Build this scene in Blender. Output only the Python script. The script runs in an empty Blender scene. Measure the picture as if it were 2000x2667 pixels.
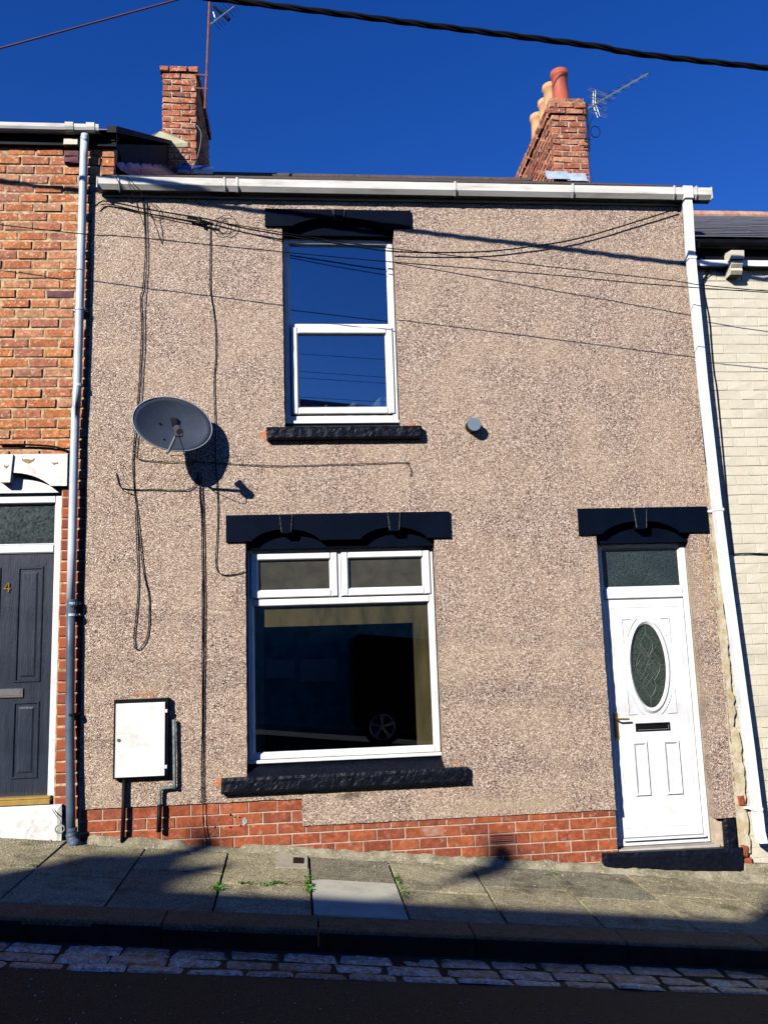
import bpy, bmesh, math, random
from mathutils import Vector, Matrix, noise
random.seed(7)
S = bpy.context.scene
COL = S.collection
rnd = random.random
def ru(a, b): return a + (b - a) * rnd()

# ------------------------------------------------------------------ camera, sky, sun, exposure
RIGHT = Vector((0.9954637, -0.0894127, -0.0325168))
DOWN = Vector((-0.0180161, 0.1584384, -0.9872045))
FWD = Vector((0.0934205, 0.9833121, 0.1561088))
CAM = Vector((0.0, -7.1, 1.68))
cam_d = bpy.data.cameras.new('camera')
cam = bpy.data.objects.new('camera', cam_d); COL.objects.link(cam)
cam_d.sensor_fit = 'HORIZONTAL'; cam_d.sensor_width = 36.0
cam_d.lens = 2207.8 / 2000 * 36.0
cam_d.clip_start = 0.05; cam_d.clip_end = 2000
mw = Matrix((RIGHT, -DOWN, -FWD)).transposed().to_4x4(); mw.translation = CAM
cam.matrix_world = mw
S.camera = cam
# direction in which sunlight travels
SUN = Vector((0.9, 1.0, -0.72)).normalized()
W = bpy.data.worlds.new('World'); S.world = W; W.use_nodes = True
nt = W.node_tree; bg = nt.nodes['Background']
sky = nt.nodes.new('ShaderNodeTexSky'); sky.sky_type = 'NISHITA'; sky.sun_disc = False
sky.sun_elevation = math.asin(-SUN.z); sky.sun_rotation = math.atan2(-SUN.x, -SUN.y)
sky.air_density = 1.0; sky.dust_density = 0.0; sky.ozone_density = 6.0; sky.altitude = 0
hs = nt.nodes.new('ShaderNodeHueSaturation'); hs.inputs['Saturation'].default_value = 1.24; hs.inputs['Hue'].default_value = 0.522
nt.links.new(sky.outputs[0], hs.inputs['Color']); nt.links.new(hs.outputs[0], bg.inputs[0])
bg.inputs[1].default_value = 0.095
sl = bpy.data.lights.new('sun', 'SUN'); sl.energy = 5.0; sl.angle = math.radians(0.5); sl.color = (1.0, 0.95, 0.87)
so = bpy.data.objects.new('sun', sl); COL.objects.link(so)
so.rotation_euler = SUN.to_track_quat('-Z', 'Y').to_euler(); so.location = (-20, -22, 18)
S.view_settings.view_transform = 'Standard'; S.view_settings.look = 'None'
S.view_settings.exposure = 0.55; S.view_settings.gamma = 1.0; S.view_settings.use_curve_mapping = False
S.render.engine = 'CYCLES'
S.cycles.max_bounces = 6; S.cycles.diffuse_bounces = 0; S.cycles.transparent_max_bounces = 12

# ------------------------------------------------------------------ survey helpers
def at(px, py, y=0.0):
    """point of the upright plane at depth y that the survey photo (2000 px wide) sees at px, py"""
    d = RIGHT * ((px - 1000) / 2207.8) + DOWN * ((py - 1333.5) / 2207.8) + FWD
    return CAM + d * ((y - CAM.y) / d.y)
GX, GY, G0 = -0.1077, 0.025, 0.063
def gz(x, y): return G0 + GX * x + GY * y
def gp(px, py, dz=0.0):
    """point of the pavement seen at px, py"""
    d = RIGHT * ((px - 1000) / 2207.8) + DOWN * ((py - 1333.5) / 2207.8) + FWD
    n = Vector((-GX, -GY, 1)); t = (G0 + dz - n.dot(CAM)) / n.dot(d)
    return CAM + d * t
KY = -1.70                                      # kerb arris near x = 0
def ky(x): return -1.70 + 0.03 * x
def rz(x, y): return G0 + GX * x + GY * KY - 0.125 - 0.018 * (y - KY)    # road surface

# ------------------------------------------------------------------ materials
MATS = {}
def newmat(name):
    m = bpy.data.materials.new(name); m.use_nodes = True
    MATS[name] = m
    return m, m.node_tree, m.node_tree.nodes['Principled BSDF']
def ND(t, ty, **kw):
    n = t.nodes.new(ty)
    for k, v in kw.items():
        if k in n.inputs: n.inputs[k].default_value = v
        else: setattr(n, k, v)
    return n
def coords(t, rand=True, stretch=None):
    tc = ND(t, 'ShaderNodeTexCoord'); out = tc.outputs['Object']
    if rand:
        oi = ND(t, 'ShaderNodeObjectInfo'); mu = ND(t, 'ShaderNodeMath', operation='MULTIPLY'); mu.inputs[1].default_value = 57.0
        t.links.new(oi.outputs['Random'], mu.inputs[0])
        ad = ND(t, 'ShaderNodeVectorMath', operation='ADD'); t.links.new(out, ad.inputs[0]); t.links.new(mu.outputs[0], ad.inputs[1]); out = ad.outputs[0]
    if stretch:
        mp = ND(t, 'ShaderNodeMapping'); mp.inputs['Scale'].default_value = stretch
        t.links.new(out, mp.inputs['Vector']); out = mp.outputs[0]
    return out
def ramp(t, fac, stops, interp='LINEAR'):
    r = ND(t, 'ShaderNodeValToRGB'); r.color_ramp.interpolation = interp
    e = r.color_ramp.elements
    while len(e) < len(stops): e.new(0.5)
    for i, (p, c) in enumerate(stops):
        e[i].position = p; e[i].color = (c[0], c[1], c[2], 1) if not isinstance(c, (int, float)) else (c, c, c, 1)
    t.links.new(fac, r.inputs[0]); return r.outputs[0]
def mix(t, fac, a, b, mode='MIX'):
    m = ND(t, 'ShaderNodeMix', data_type='RGBA', blend_type=mode)
    for s, v in ((m.inputs[0], fac), (m.inputs[6], a), (m.inputs[7], b)):
        if isinstance(v, (int, float)): s.default_value = v
        elif isinstance(v, tuple): s.default_value = (v[0], v[1], v[2], 1)
        else: t.links.new(v, s)
    return m.outputs[2]
def nz(t, vec, scale, detail=5, rough=.6):
    n = ND(t, 'ShaderNodeTexNoise', Scale=scale, Detail=detail, Roughness=rough); t.links.new(vec, n.inputs['Vector']); return n.outputs[0]
def bump(t, bs, h, strength, dist=0.01):
    b = ND(t, 'ShaderNodeBump', Strength=strength, Distance=dist); t.links.new(h, b.inputs['Height']); t.links.new(b.outputs[0], bs.inputs['Normal']); return b
def mat(name, c1, c2=None, scale=6, rough=.7, bmp=0, bscale=80, spec=.3, metal=0, stretch=None, palette=None, pmix=.6, speck=None, speckle_scale=150, lo=.38, hi=.62, dirt=None, dscale=3, damt=.5, grain=None):
    m, t, b = newmat(name)
    v = coords(t, True, stretch)
    c2 = c2 or tuple(x * .8 for x in c1)
    c = ramp(t, nz(t, v, scale), [(lo, c1), (hi, c2)])
    if palette:
        oi = ND(t, 'ShaderNodeObjectInfo')
        pc = ramp(t, oi.outputs['Random'], [((i + .01) / len(palette), p) for i, p in enumerate(palette)], 'CONSTANT')
        c = mix(t, pmix, c, pc)
    if speck:
        c = mix(t, ramp(t, nz(t, v, speckle_scale, 2), [(.57, 0.), (.66, 1.)]), c, speck)
    if dirt:
        c = mix(t, ramp(t, nz(t, v, dscale, 8, .7), [(.5, 0.), (.7, damt)]), c, dirt)
    if grain:
        g_ = ramp(t, nz(t, v, grain[0], 3, .8), [(.33, grain[1]), (.5, .85), (.68, grain[2])]); c = mix(t, 1.0, c, g_, 'MULTIPLY')
    t.links.new(c, b.inputs['Base Color'])
    b.inputs['Roughness'].default_value = rough; b.inputs['Metallic'].default_value = metal
    b.inputs['Specular IOR Level'].default_value = spec
    if bmp: bump(t, b, nz(t, v, bscale, 6, .65), bmp)
    return m

# pebbledash: stones of mixed colour bedded in buff mortar
def pebble_mat():
    m, t, b = newmat('pebbledash')
    v = coords(t, False)
    vo = ND(t, 'ShaderNodeTexVoronoi', Scale=140.0, Randomness=1.0); t.links.new(v, vo.inputs['Vector'])
    sep = ND(t, 'ShaderNodeSeparateColor'); t.links.new(vo.outputs['Color'], sep.inputs[0])
    stones = ramp(t, sep.outputs[0], [(0, (.02, .014, .012)), (.12, (.15, .09, .07)), (.22, (.35, .235, .18)), (.38, (.50, .385, .30)), (.55, (.34, .255, .205)),
                                       (.67, (.64, .53, .425)), (.83, (.43, .30, .225)), (.92, (.86, .78, .66))], 'CONSTANT')
    gap = ramp(t, vo.outputs['Distance'], [(.45, 0.), (.85, 1.)])
    c = mix(t, gap, stones, (.13, .085, .065))
    big = nz(t, v, 1.7, 6, .6)
    c = mix(t, ramp(t, big, [(.42, 0.), (.62, .32)]), c, (.50, .375, .26), 'MIX')
    c = mix(t, ramp(t, nz(t, v, 5.5, 6, .7), [(.52, 0.), (.8, .45)]), c, (.36, .26, .20))
    # stains: rust creeping out at the ends of the sills, soot under the ground floor sill
    def blob(x, z, rx, rz_, col, amt, c):
        mp = ND(t, 'ShaderNodeMapping'); mp.inputs['Location'].default_value = (-x / rx, 0, -z / rz_); mp.inputs['Scale'].default_value = (1 / rx, 0, 1 / rz_)
        t.links.new(v, mp.inputs['Vector'])
        ln = ND(t, 'ShaderNodeVectorMath', operation='LENGTH'); t.links.new(mp.outputs[0], ln.inputs[0])
        ad = ND(t, 'ShaderNodeMath', operation='ADD'); t.links.new(ln.outputs['Value'], ad.inputs[0])
        nn = ND(t, 'ShaderNodeMath', operation='MULTIPLY'); nn.inputs[1].default_value = 1.1; t.links.new(nz(t, v, 14, 5), nn.inputs[0]); t.links.new(nn.outputs[0], ad.inputs[1])
        return mix(t, ramp(t, ad.outputs[0], [(.75, amt), (1.6, 0.)]), c, col)
    for (x, z, rx, r2, col, amt) in ((-.33, 3.5, .09, .12, (.55, .17, .05), .7), (.93, 3.57, .14, .05, (.55, .17, .05), .55), (-.72, .66, .10, .10, (.55, .17, .05), .7),
                                 (1.2, .72, .12, .06, (.55, .2, .07), .5), (-1.3, 1.36, .3, .05, (.35, .13, .05), .6), (.32, .50, .28, .07, (.07, .05, .035), .75),
                                 (-1.0, .33, .9, .10, (.33, .27, .16), .45), (1.6, .36, 1.2, .10, (.36, .30, .18), .5), (3.47, 2.3, .07, 1.4, (.42, .27, .12), .5)):
        c = blob(x, z, rx, r2, col, amt, c)
    t.links.new(c, b.inputs['Base Color'])
    b.inputs['Roughness'].default_value = .75; b.inputs['Specular IOR Level'].default_value = .25
    inv = ND(t, 'ShaderNodeMath', operation='SUBTRACT'); inv.inputs[0].default_value = 1.0; t.links.new(vo.outputs['Distance'], inv.inputs[1])
    bump(t, b, inv.outputs[0], .38, .005)
    return m
PEB = pebble_mat()
def glass(name, ior=1.55, tint=(1, 1, 1), rough=0.0):
    m = bpy.data.materials.new(name); m.use_nodes = True; t = m.node_tree; t.nodes.clear(); MATS[name] = m
    o = ND(t, 'ShaderNodeOutputMaterial'); g = ND(t, 'ShaderNodeBsdfGlossy', Roughness=rough); tr = ND(t, 'ShaderNodeBsdfTransparent'); tr.inputs[0].default_value = (*tint, 1)
    ge = ND(t, 'ShaderNodeNewGeometry'); dt = ND(t, 'ShaderNodeVectorMath', operation='DOT_PRODUCT'); t.links.new(ge.outputs['Normal'], dt.inputs[0]); t.links.new(ge.outputs['Incoming'], dt.inputs[1])
    ab_ = ND(t, 'ShaderNodeMath', operation='ABSOLUTE'); t.links.new(dt.outputs['Value'], ab_.inputs[0])
    om = ND(t, 'ShaderNodeMath', operation='SUBTRACT'); om.inputs[0].default_value = 1; t.links.new(ab_.outputs[0], om.inputs[1])
    pw = ND(t, 'ShaderNodeMath', operation='POWER'); pw.inputs[1].default_value = 5; t.links.new(om.outputs[0], pw.inputs[0])
    fr = ND(t, 'ShaderNodeMath', operation='MULTIPLY_ADD'); fr.inputs[1].default_value = 1 - ior; fr.inputs[2].default_value = ior; t.links.new(pw.outputs[0], fr.inputs[0]); mx = ND(t, 'ShaderNodeMixShader')
    t.links.new(fr.outputs[0], mx.inputs[0]); t.links.new(tr.outputs[0], mx.inputs[1]); t.links.new(g.outputs[0], mx.inputs[2]); t.links.new(mx.outputs[0], o.inputs[0])
    return m
GLASS = glass('window_glass', .13, (.80, .86, .84))
GLASS_UP = glass('window_glass_upper', .31, (.75, .80, .84))
def obscure(name, c1, c2):
    m, t, b = newmat(name); v = coords(t)
    c = ramp(t, nz(t, v, 60, 3), [(.35, c1), (.7, c2)]); c = mix(t, ramp(t, nz(t, v, 5, 3), [(.4, 0.), (.7, .5)]), c, c1)
    t.links.new(c, b.inputs['Base Color']); b.inputs['Roughness'].default_value = .16; b.inputs['Specular IOR Level'].default_value = .6
    bump(t, b, nz(t, v, 130, 3), .5, .004); return m
OBSC = obscure('obscure_glass', (.010, .017, .020), (.065, .085, .082))
OBSC2 = obscure('obscure_glass_oval', (.014, .022, .018), (.075, .10, .075))
GREYFILM = mat('grey_film_glass', (.045, .045, .038), (.065, .062, .05), 8, .12, spec=.6)
UPVC = mat('white_upvc', (.82, .83, .84), (.74, .75, .75), 3, .35, spec=.5, dirt=(.45, .41, .33), dscale=6, damt=.35)
PIPEW = mat('white_plastic_pipe', (.82, .84, .87), (.76, .78, .80), 2, .35, spec=.5, dirt=(.5, .48, .43), dscale=6, damt=.2)
GUTTER = mat('white_gutter', (.76, .75, .70), (.62, .60, .54), 3, .4, spec=.35, dirt=(.25, .21, .15), dscale=5, damt=.65, stretch=(.4, 1, 3))
FASC = mat('fascia_white', (.55, .55, .56), (.42, .42, .43), 3, .5)
BLACKST = mat('black_painted_stone', (.002, .0035, .008), (.004, .006, .013), 9, .38, bmp=.5, bscale=60, spec=.16, dirt=(.025, .025, .03), dscale=30, damt=.35)
BLACKSM = mat('black_painted_smooth_stone', (.0012, .0036, .0105), (.002, .005, .014), 5, .6, bmp=.15, bscale=30, spec=.04)
WORN = mat('worn_joint', (.13, .13, .14), (.02, .02, .025), 60, .8)
WHITEST = mat('white_painted_stone', (.80, .80, .77), (.72, .71, .67), 6, .6, bmp=.3, bscale=30, dirt=(.30, .25, .18), dscale=7, damt=.55)
WORNST = mat('bare_sandstone', (.40, .27, .12), (.25, .17, .08), 30, .9, bmp=.5)
BR_OLD = mat('old_orange_brick', (.53, .20, .095), (.40, .135, .06), 14, .85, bmp=.55, bscale=70, spec=.15, dirt=(.16, .075, .05), dscale=11, damt=.55,
             palette=[(.60, .235, .105), (.50, .165, .075), (.62, .30, .17), (.46, .17, .10), (.66, .26, .09), (.40, .16, .115), (.58, .20, .07), (.56, .32, .19), (.36, .19, .15), (.60, .22, .09), (.64, .34, .18), (.48, .15, .06)], speck=(.70, .42, .25), speckle_scale=38, grain=(28, .55, 1.2))
BR_JAMB = mat('red_jamb_brick', (.36, .085, .035), (.24, .05, .025), 14, .8, bmp=.4, palette=[(.40, .10, .04), (.30, .07, .03), (.22, .06, .04)])
BR_NEW = mat('smooth_red_brick', (.40, .105, .045), (.28, .070, .034), 9, .75, bmp=.25, bscale=60, spec=.12, dirt=(.15, .04, .03), dscale=5, damt=.6,
             palette=[(.41, .11, .048), (.33, .085, .04), (.45, .135, .055), (.25, .07, .045), (.38, .10, .045), (.34, .11, .065)], speck=(.46, .19, .12), speckle_scale=20, grain=(22, .6, 1.15))
BR_PURP = mat('dark_engineering_brick', (.14, .05, .055), (.09, .03, .04), 14, .7, bmp=.3)
BR_CHIM = mat('chimney_brick', (.46, .16, .08), (.28, .085, .045), 12, .85, bmp=.9, bscale=45, spec=.12, dirt=(.07, .045, .035), dscale=7, damt=.85,
              palette=[(.50, .18, .09), (.34, .10, .06), (.52, .23, .13), (.24, .09, .065), (.44, .13, .07), (.15, .07, .055), (.56, .27, .16)], speck=(.55, .38, .26), speckle_scale=22)
BR_CREAM = mat('cream_painted_brick', (.63, .58, .45), (.57, .52, .40), 5, .6, bmp=.35, bscale=25, spec=.3, dirt=(.45, .40, .30), dscale=5, damt=.35,
               palette=[(.62, .58, .465), (.59, .55, .44), (.61, .575, .475)], pmix=.4)
MORT_OLD = mat('old_lime_mortar', (.66, .50, .30), (.30, .20, .11), 20, .95, bmp=.6, bscale=120)
MORT_NEW = mat('pale_mortar', (.60, .48, .36), (.44, .34, .25), 20, .95, bmp=.4, bscale=150)
MORT_CREAM = mat('cream_painted_joints', (.60, .56, .445), (.54, .50, .395), 8, .7, bmp=.3)
CONC = mat('concrete_fillet', (.36, .32, .22), (.20, .17, .11), 9, .95, bmp=.7, bscale=60, speck=(.5, .46, .36), speckle_scale=60, dirt=(.10, .12, .04), dscale=7, damt=.7)
SLAB = mat('concrete_paving', (.52, .45, .24), (.30, .25, .13), 7, .9, bmp=1.4, bscale=65, speck=(.60, .54, .42), speckle_scale=95, lo=.42, hi=.58, grain=(70, .25, 1.55),
           palette=[(.52, .45, .26), (.27, .24, .15), (.43, .37, .22), (.22, .205, .155), (.56, .49, .30)], pmix=.6, dirt=(.085, .065, .04), dscale=4, damt=.85)
SLABW = mat('pale_new_slab', (.56, .53, .42), (.50, .47, .37), 5, .85, bmp=.15, bscale=90, dirt=(.26, .23, .18), dscale=5, damt=.4)
KERBF = mat('shade_dark_kerb_face', (.008, .007, .005), (.02, .017, .011), 9, .9, bmp=.5)  # shade on the kerb's street face, put into a near-black colour
KERB = mat('kerb_stone', (.15, .125, .07), (.07, .055, .032), 6, .85, bmp=.6, bscale=90, speck=(.27, .24, .15), speckle_scale=170, grain=(80, .3, 1.6))
SETT = mat('granite_sett', (.46, .46, .42), (.09, .09, .085), 14, .42, bmp=1.0, bscale=40, spec=.5, lo=.42, hi=.60, dirt=(.012, .012, .012), dscale=10, damt=1.0,
           palette=[(.62, .62, .52), (.22, .23, .20), (.74, .70, .56), (.36, .36, .30)], pmix=.55, grain=(38, .08, 1.7))
ASPH = mat('asphalt', (.006, .006, .004), (.018, .017, .011), 2.5, .85, bmp=.8, bscale=160, speck=(.09, .09, .09), speckle_scale=150, grain=(60, .2, 2.0))
DIRT = mat('joint_dirt', (.018, .015, .010), (.03, .028, .014), 10, 1, bmp=.6, dirt=(.05, .11, .015), dscale=6, damt=.9)
SLATE = mat('grey_slate', (.115, .12, .15), (.08, .083, .105), 8, .5, spec=.5, bmp=.3, bscale=30, palette=[(.12, .125, .16), (.09, .09, .115), (.135, .135, .16)])
SLATEB = mat('brown_concrete_tile', (.10, .075, .07), (.07, .055, .05), 8, .75, bmp=.4)
TAR = mat('tarred_render', (.007, .006, .006), (.022, .020, .018), 3, .8, bmp=.5, bscale=20, stretch=(1, 6, .6))
LEAD = mat('shaded_blue_lead', (.08, .15, .30), (.05, .10, .22), 6, .33, metal=.85, bmp=.25, bscale=12)  # shade and the blue of reflected sky are put into the base colour
LEADP = mat('pale_sunlit_lead', (.42, .50, .58), (.32, .40, .48), 9, .55, metal=.1, bmp=.3, bscale=15)  # sunlit look of the right flashing, painted as a paler copy of the lead
BLK = mat('black_plastic', (.004, .004, .006), (.008, .008, .010), 5, .5, spec=.1)
CABL = mat('black_cable', (.004, .004, .006), (.007, .007, .008), 5, .7, spec=.06)
CABG = mat('grey_cable', (.22, .21, .20), (.14, .13, .12), 20, .6)
REDW = mat('reddish_wire', (.10, .035, .035), (.07, .03, .03), 5, .6)
PIPEG = mat('pale_grey_painted_pipe', (.50, .56, .62), (.43, .49, .55), 3, .45, spec=.4, dirt=(.3, .32, .33), dscale=6, damt=.4)
PIPEB = mat('blue_grey_painted_pipe', (.085, .12, .17), (.06, .09, .135), 4, .45, spec=.45, dirt=(.03, .04, .05), dscale=9, damt=.5)
COPPER = mat('weathered_copper_pipe', (.20, .25, .24), (.10, .10, .09), 25, .6)
DISH = mat('grey_dish_mesh', (.075, .095, .125), (.05, .065, .088), 3, .45, spec=.4, metal=.2, speck=(.035, .035, .045), speckle_scale=230)
DISHR = mat('grey_dish_rim', (.30, .34, .38), (.24, .28, .32), 5, .4)
STUB = mat('grey_plastic_cap', (.17, .22, .28), (.14, .19, .25), 4, .5)
BOX = mat('white_meter_door', (.80, .80, .78), (.72, .72, .69), 4, .45, spec=.4, dirt=(.42, .38, .30), dscale=8, damt=.4)
TIN = mat('dull_metal', (.30, .30, .30), (.2, .2, .2), 10, .4, metal=.7)
BRASS = mat('brass', (.55, .36, .09), (.45, .28, .06), 10, .3, metal=.9)
GOLD = mat('gold_threshold', (.62, .42, .12), (.5, .34, .10), 10, .4, metal=.6)
CHROME = mat('brushed_steel', (.55, .53, .48), (.48, .46, .42), 20, .3, metal=.9)
ALU = mat('aluminium', (.55, .56, .58), (.45, .46, .48), 10, .35, metal=.85)
RUST = mat('rusty_mast', (.22, .085, .06), (.14, .05, .045), 20, .8)
POTR = mat('terracotta_red_pot', (.40, .09, .05), (.33, .07, .04), 6, .6, spec=.35)
POTC = mat('buff_clay_pot', (.60, .33, .16), (.52, .28, .14), 6, .7, dirt=(.2, .14, .09), dscale=6, damt=.3)
ANTH = mat('anthracite_woodgrain', (.024, .032, .052), (.014, .020, .036), 3, .4, spec=.4, bmp=.45, bscale=14, stretch=(9, 1, .7))
GREEN = mat('weed_leaf', (.07, .20, .015), (.05, .13, .012), 20, .6)
BEIGE = mat('beige_lining', (.25, .155, .078), (.17, .105, .052), 3, .8, stretch=(3, 3, .6), dirt=(.06, .05, .035), dscale=3, damt=.6)
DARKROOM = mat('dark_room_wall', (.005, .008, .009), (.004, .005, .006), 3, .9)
TERRA = mat('terracotta_vent', (.36, .12, .08), (.26, .08, .06), 10, .8)
VANP = mat('black_van_paint', (.002, .0025, .004), (.003, .0035, .005), 3, .3, spec=.08)
TYRE = mat('tyre_rubber', (.012, .012, .012), (.02, .02, .02), 10, .8)
OPPW = mat('pale_green_render', (.34, .66, .60), (.18, .40, .38), 4, .8)
OPPR = mat('opposite_roof_slate', (.08, .08, .09), (.06, .06, .07), 4, .7)
NET = mat('net_curtain', (.88, .90, .78), (.75, .82, .68), 20, .9, stretch=(8, 1, .5))
YEL = mat('flaking_yellow_render', (.52, .42, .25), (.66, .61, .47), 9, .9, bmp=.7, bscale=25, dirt=(.30, .16, .06), dscale=10, damt=.7)

# ------------------------------------------------------------------ mesh builder
class MB:
    def __init__(s): s.v = []; s.f = []
    def add(s, vs, fs):
        n = len(s.v); s.v += [tuple(p) for p in vs]; s.f += [tuple(i + n for i in f) for f in fs]; return s
    def box(s, x0, x1, y0, y1, z0, z1, c=0.0):
        if not c:
            return s.add([(x0, y0, z0), (x1, y0, z0), (x1, y1, z0), (x0, y1, z0), (x0, y0, z1), (x1, y0, z1), (x1, y1, z1), (x0, y1, z1)],
                         [(0, 3, 2, 1), (4, 5, 6, 7), (0, 1, 5, 4), (1, 2, 6, 5), (2, 3, 7, 6), (3, 0, 4, 7)])
        # chamfered on the front (low y) edges
        return s.add([(x0, y0 + c, z0), (x1, y0 + c, z0), (x1, y1, z0), (x0, y1, z0), (x0, y0 + c, z1), (x1, y0 + c, z1), (x1, y1, z1), (x0, y1, z1),
                      (x0 + c, y0, z0 + c), (x1 - c, y0, z0 + c), (x1 - c, y0, z1 - c), (x0 + c, y0, z1 - c)],
                     [(0, 3, 2, 1), (4, 5, 6, 7), (1, 2, 6, 5), (2, 3, 7, 6), (3, 0, 4, 7), (8, 9, 10, 11), (0, 1, 9, 8), (1, 5, 10, 9), (5, 4, 11, 10), (4, 0, 8, 11)])
    def prism(s, poly, y0, y1):            # poly: (x, z), anticlockwise seen from the street
        n = len(poly)
        return s.add([(x, y0, z) for x, z in poly] + [(x, y1, z) for x, z in poly],
                     [tuple(range(n)), tuple(range(2 * n - 1, n - 1, -1))] + [(i, i + n, (i + 1) % n + n, (i + 1) % n) for i in range(n)])
    def extr_x(s, prof, x0, x1, dz=0.0):   # prof: (y, z)
        n = len(prof)
        return s.add([(x0, y, z) for y, z in prof] + [(x1, y, z + dz) for y, z in prof],
                     [tuple(range(n)), tuple(range(2 * n - 1, n - 1, -1))] + [(i, i + n, (i + 1) % n + n, (i + 1) % n) for i in range(n)])
    def tube(s, pts, r, n=6, r1=None, caps=True, flat=1.0):
        pts = [Vector(p) for p in pts]; m = len(pts); rings = []
        up = Vector((0, 0, 1)); prev = None
        for i, p in enumerate(pts):
            d = (pts[min(i + 1, m - 1)] - pts[max(i - 1, 0)]).normalized()
            if prev is None:
                a = d.cross(up);
                if a.length < .15: a = d.cross(Vector((1, 0, 0)))
            else:
                a = prev - d * prev.dot(d)
            a.normalize(); prev = a; b = d.cross(a)
            rr = r if r1 is None else r + (r1 - r) * i / (m - 1)
            rings.append([p + (a * math.cos(t) + b * math.sin(t)) * rr for t in [2 * math.pi * k / n for k in range(n)]])
        vs = [q for R_ in rings for q in R_]; fs = []
        for i in range(m - 1):
            for k in range(n):
                fs.append((i * n + k, i * n + (k + 1) % n, (i + 1) * n + (k + 1) % n, (i + 1) * n + k))
        if caps: fs += [tuple(range(n - 1, -1, -1)), tuple((m - 1) * n + k for k in range(n))]
        return s.add(vs, fs)
    def cyl(s, p0, p1, r0, r1=None, n=16): return s.tube([p0, p1], r0, n, r1 if r1 is not None else r0)
    def lathe(s, prof, c, n=20):            # prof: (r, z)
        vs = []; fs = []; m = len(prof)
        for r, z in prof:
            for k in range(n): vs.append((c[0] + r * math.cos(2 * math.pi * k / n), c[1] + r * math.sin(2 * math.pi * k / n), c[2] + z))
        for i in range(m - 1):
            for k in range(n): fs.append((i * n + k, i * n + (k + 1) % n, (i + 1) * n + (k + 1) % n, (i + 1) * n + k))
        return s.add(vs, fs)
    def grid(s, fn, nu, nv):
        vs = [fn(i / nu, j / nv) for j in range(nv + 1) for i in range(nu + 1)]
        return s.add(vs, [(j * (nu + 1) + i, j * (nu + 1) + i + 1, (j + 1) * (nu + 1) + i + 1, (j + 1) * (nu + 1) + i) for j in range(nv) for i in range(nu)])
    def mesh(s, name, m, smooth=False):
        me = bpy.data.meshes.new(name); me.from_pydata(s.v, [], s.f); me.materials.append(m)
        bm = bmesh.new(); bm.from_mesh(me); bmesh.ops.recalc_face_normals(bm, faces=bm.faces); bm.to_mesh(me); bm.free()
        if smooth:
            for p in me.polygons: p.use_smooth = True
        me.update(); return me
    def build(s, name, m, parent=None, smooth=False, **props):
        return place(name, s.mesh(name, m, smooth), parent, **props)
def place(name, me, parent=None, loc=None, rot=None, scale=None, **props):
    o = bpy.data.objects.new(name, me); COL.objects.link(o)
    if loc is not None: o.location = loc
    if rot is not None: o.rotation_euler = rot
    if scale is not None: o.scale = scale
    if parent is not None:
        o.parent = parent; o.matrix_parent_inverse = Matrix.Translation(-root_loc(parent))
    for k, v in props.items(): o[k] = v
    return o
def root_loc(p):
    if p.type == 'EMPTY': return Vector(p.location)
    return Vector((0, 0, 0)) if p.parent is None else Vector(p.location)
def thing(name, label, cat, loc=(0, 0, 0), group=None):
    o = bpy.data.objects.new(name, None); COL.objects.link(o); o.location = loc; o.empty_display_size = .2
    o['label'] = label; o['category'] = cat
    if group: o['group'] = group
    return o
def smooth_path(pts, k=4):
    P = [Vector(p) for p in pts]; out = []
    for i in range(len(P) - 1):
        a = P[max(i - 1, 0)]; b = P[i]; c = P[i + 1]; d = P[min(i + 2, len(P) - 1)]
        for j in range(k):
            t = j / k
            out.append(.5 * ((2 * b) + (c - a) * t + (2 * a - 5 * b + 4 * c - d) * t * t + (-a + 3 * b - 3 * c + d) * t ** 3))
    out.append(P[-1]); return out

# ------------------------------------------------------------------ bricks
BM = {}
def brick_mesh(L, H, m, dep=.06, ch=.005, wob=.0025):
    v = random.randrange(4); key = (round(L, 2), round(H, 3), m.name, v, ch, dep)
    if key not in BM:
        b = MB(); b.box(-L / 2, L / 2, 0, dep, -H / 2, H / 2, ch)
        b.v = [(x + ru(-wob, wob), y + (ru(-wob, wob) if y < .02 else 0), z + ru(-wob, wob) * .8) for x, y, z in b.v]
        BM[key] = b.mesh('brick', m)
    return BM[key]
def brickwork(parent, x0, x1, z0, z1, y, L, H, m, joint=.010, off=0.0, holes=(), rough=.003, top=None, zlow=None, variants=None, dep=.06, ch=.005, wob=.0025, skip=.05, name='brick', rowoff=None):
    """courses downwards from z1; a brick is clipped at x0, x1 and the sides of the holes (hx0, hx1, hz0, hz1)"""
    row = 0; zt = z1; out = []
    while zt > z0 + .02:
        zc = zt - H / 2
        segs = [(x0, x1)]
        for h in holes:
            if h[2] < zc < h[3]:
                ns = []
                for a, b in segs:
                    if h[1] <= a or h[0] >= b: ns.append((a, b)); continue
                    if h[0] > a: ns.append((a, h[0]))
                    if h[1] < b: ns.append((h[1], b))
                segs = ns
        o = off + (L / 2 if row % 2 else 0) + (rowoff(row) if rowoff else 0)
        for a, b in segs:
            k = math.floor((a - o) / L); 
            while o + k * L < b:
                ba = max(a, o + k * L) ; bb = min(b, o + (k + 1) * L); k += 1
                if bb - ba < skip: continue
                if zlow and zlow((ba + bb) / 2) > zt - .015: continue
                ln = bb - ba - joint; xc = (ba + bb) / 2
                mm = m if not variants or rnd() > variants[1] else variants[0]
                me = brick_mesh(ln, H - joint, mm, dep, ch, wob)
                out.append(place(name, me, parent, (xc + ru(-.001, .001), y + ru(-rough, rough), zc + ru(-.001, .001)), (ru(-.012, .012), ru(-.004, .004), ru(-.008, .008))))
        zt -= H; row += 1
    return out

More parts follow.
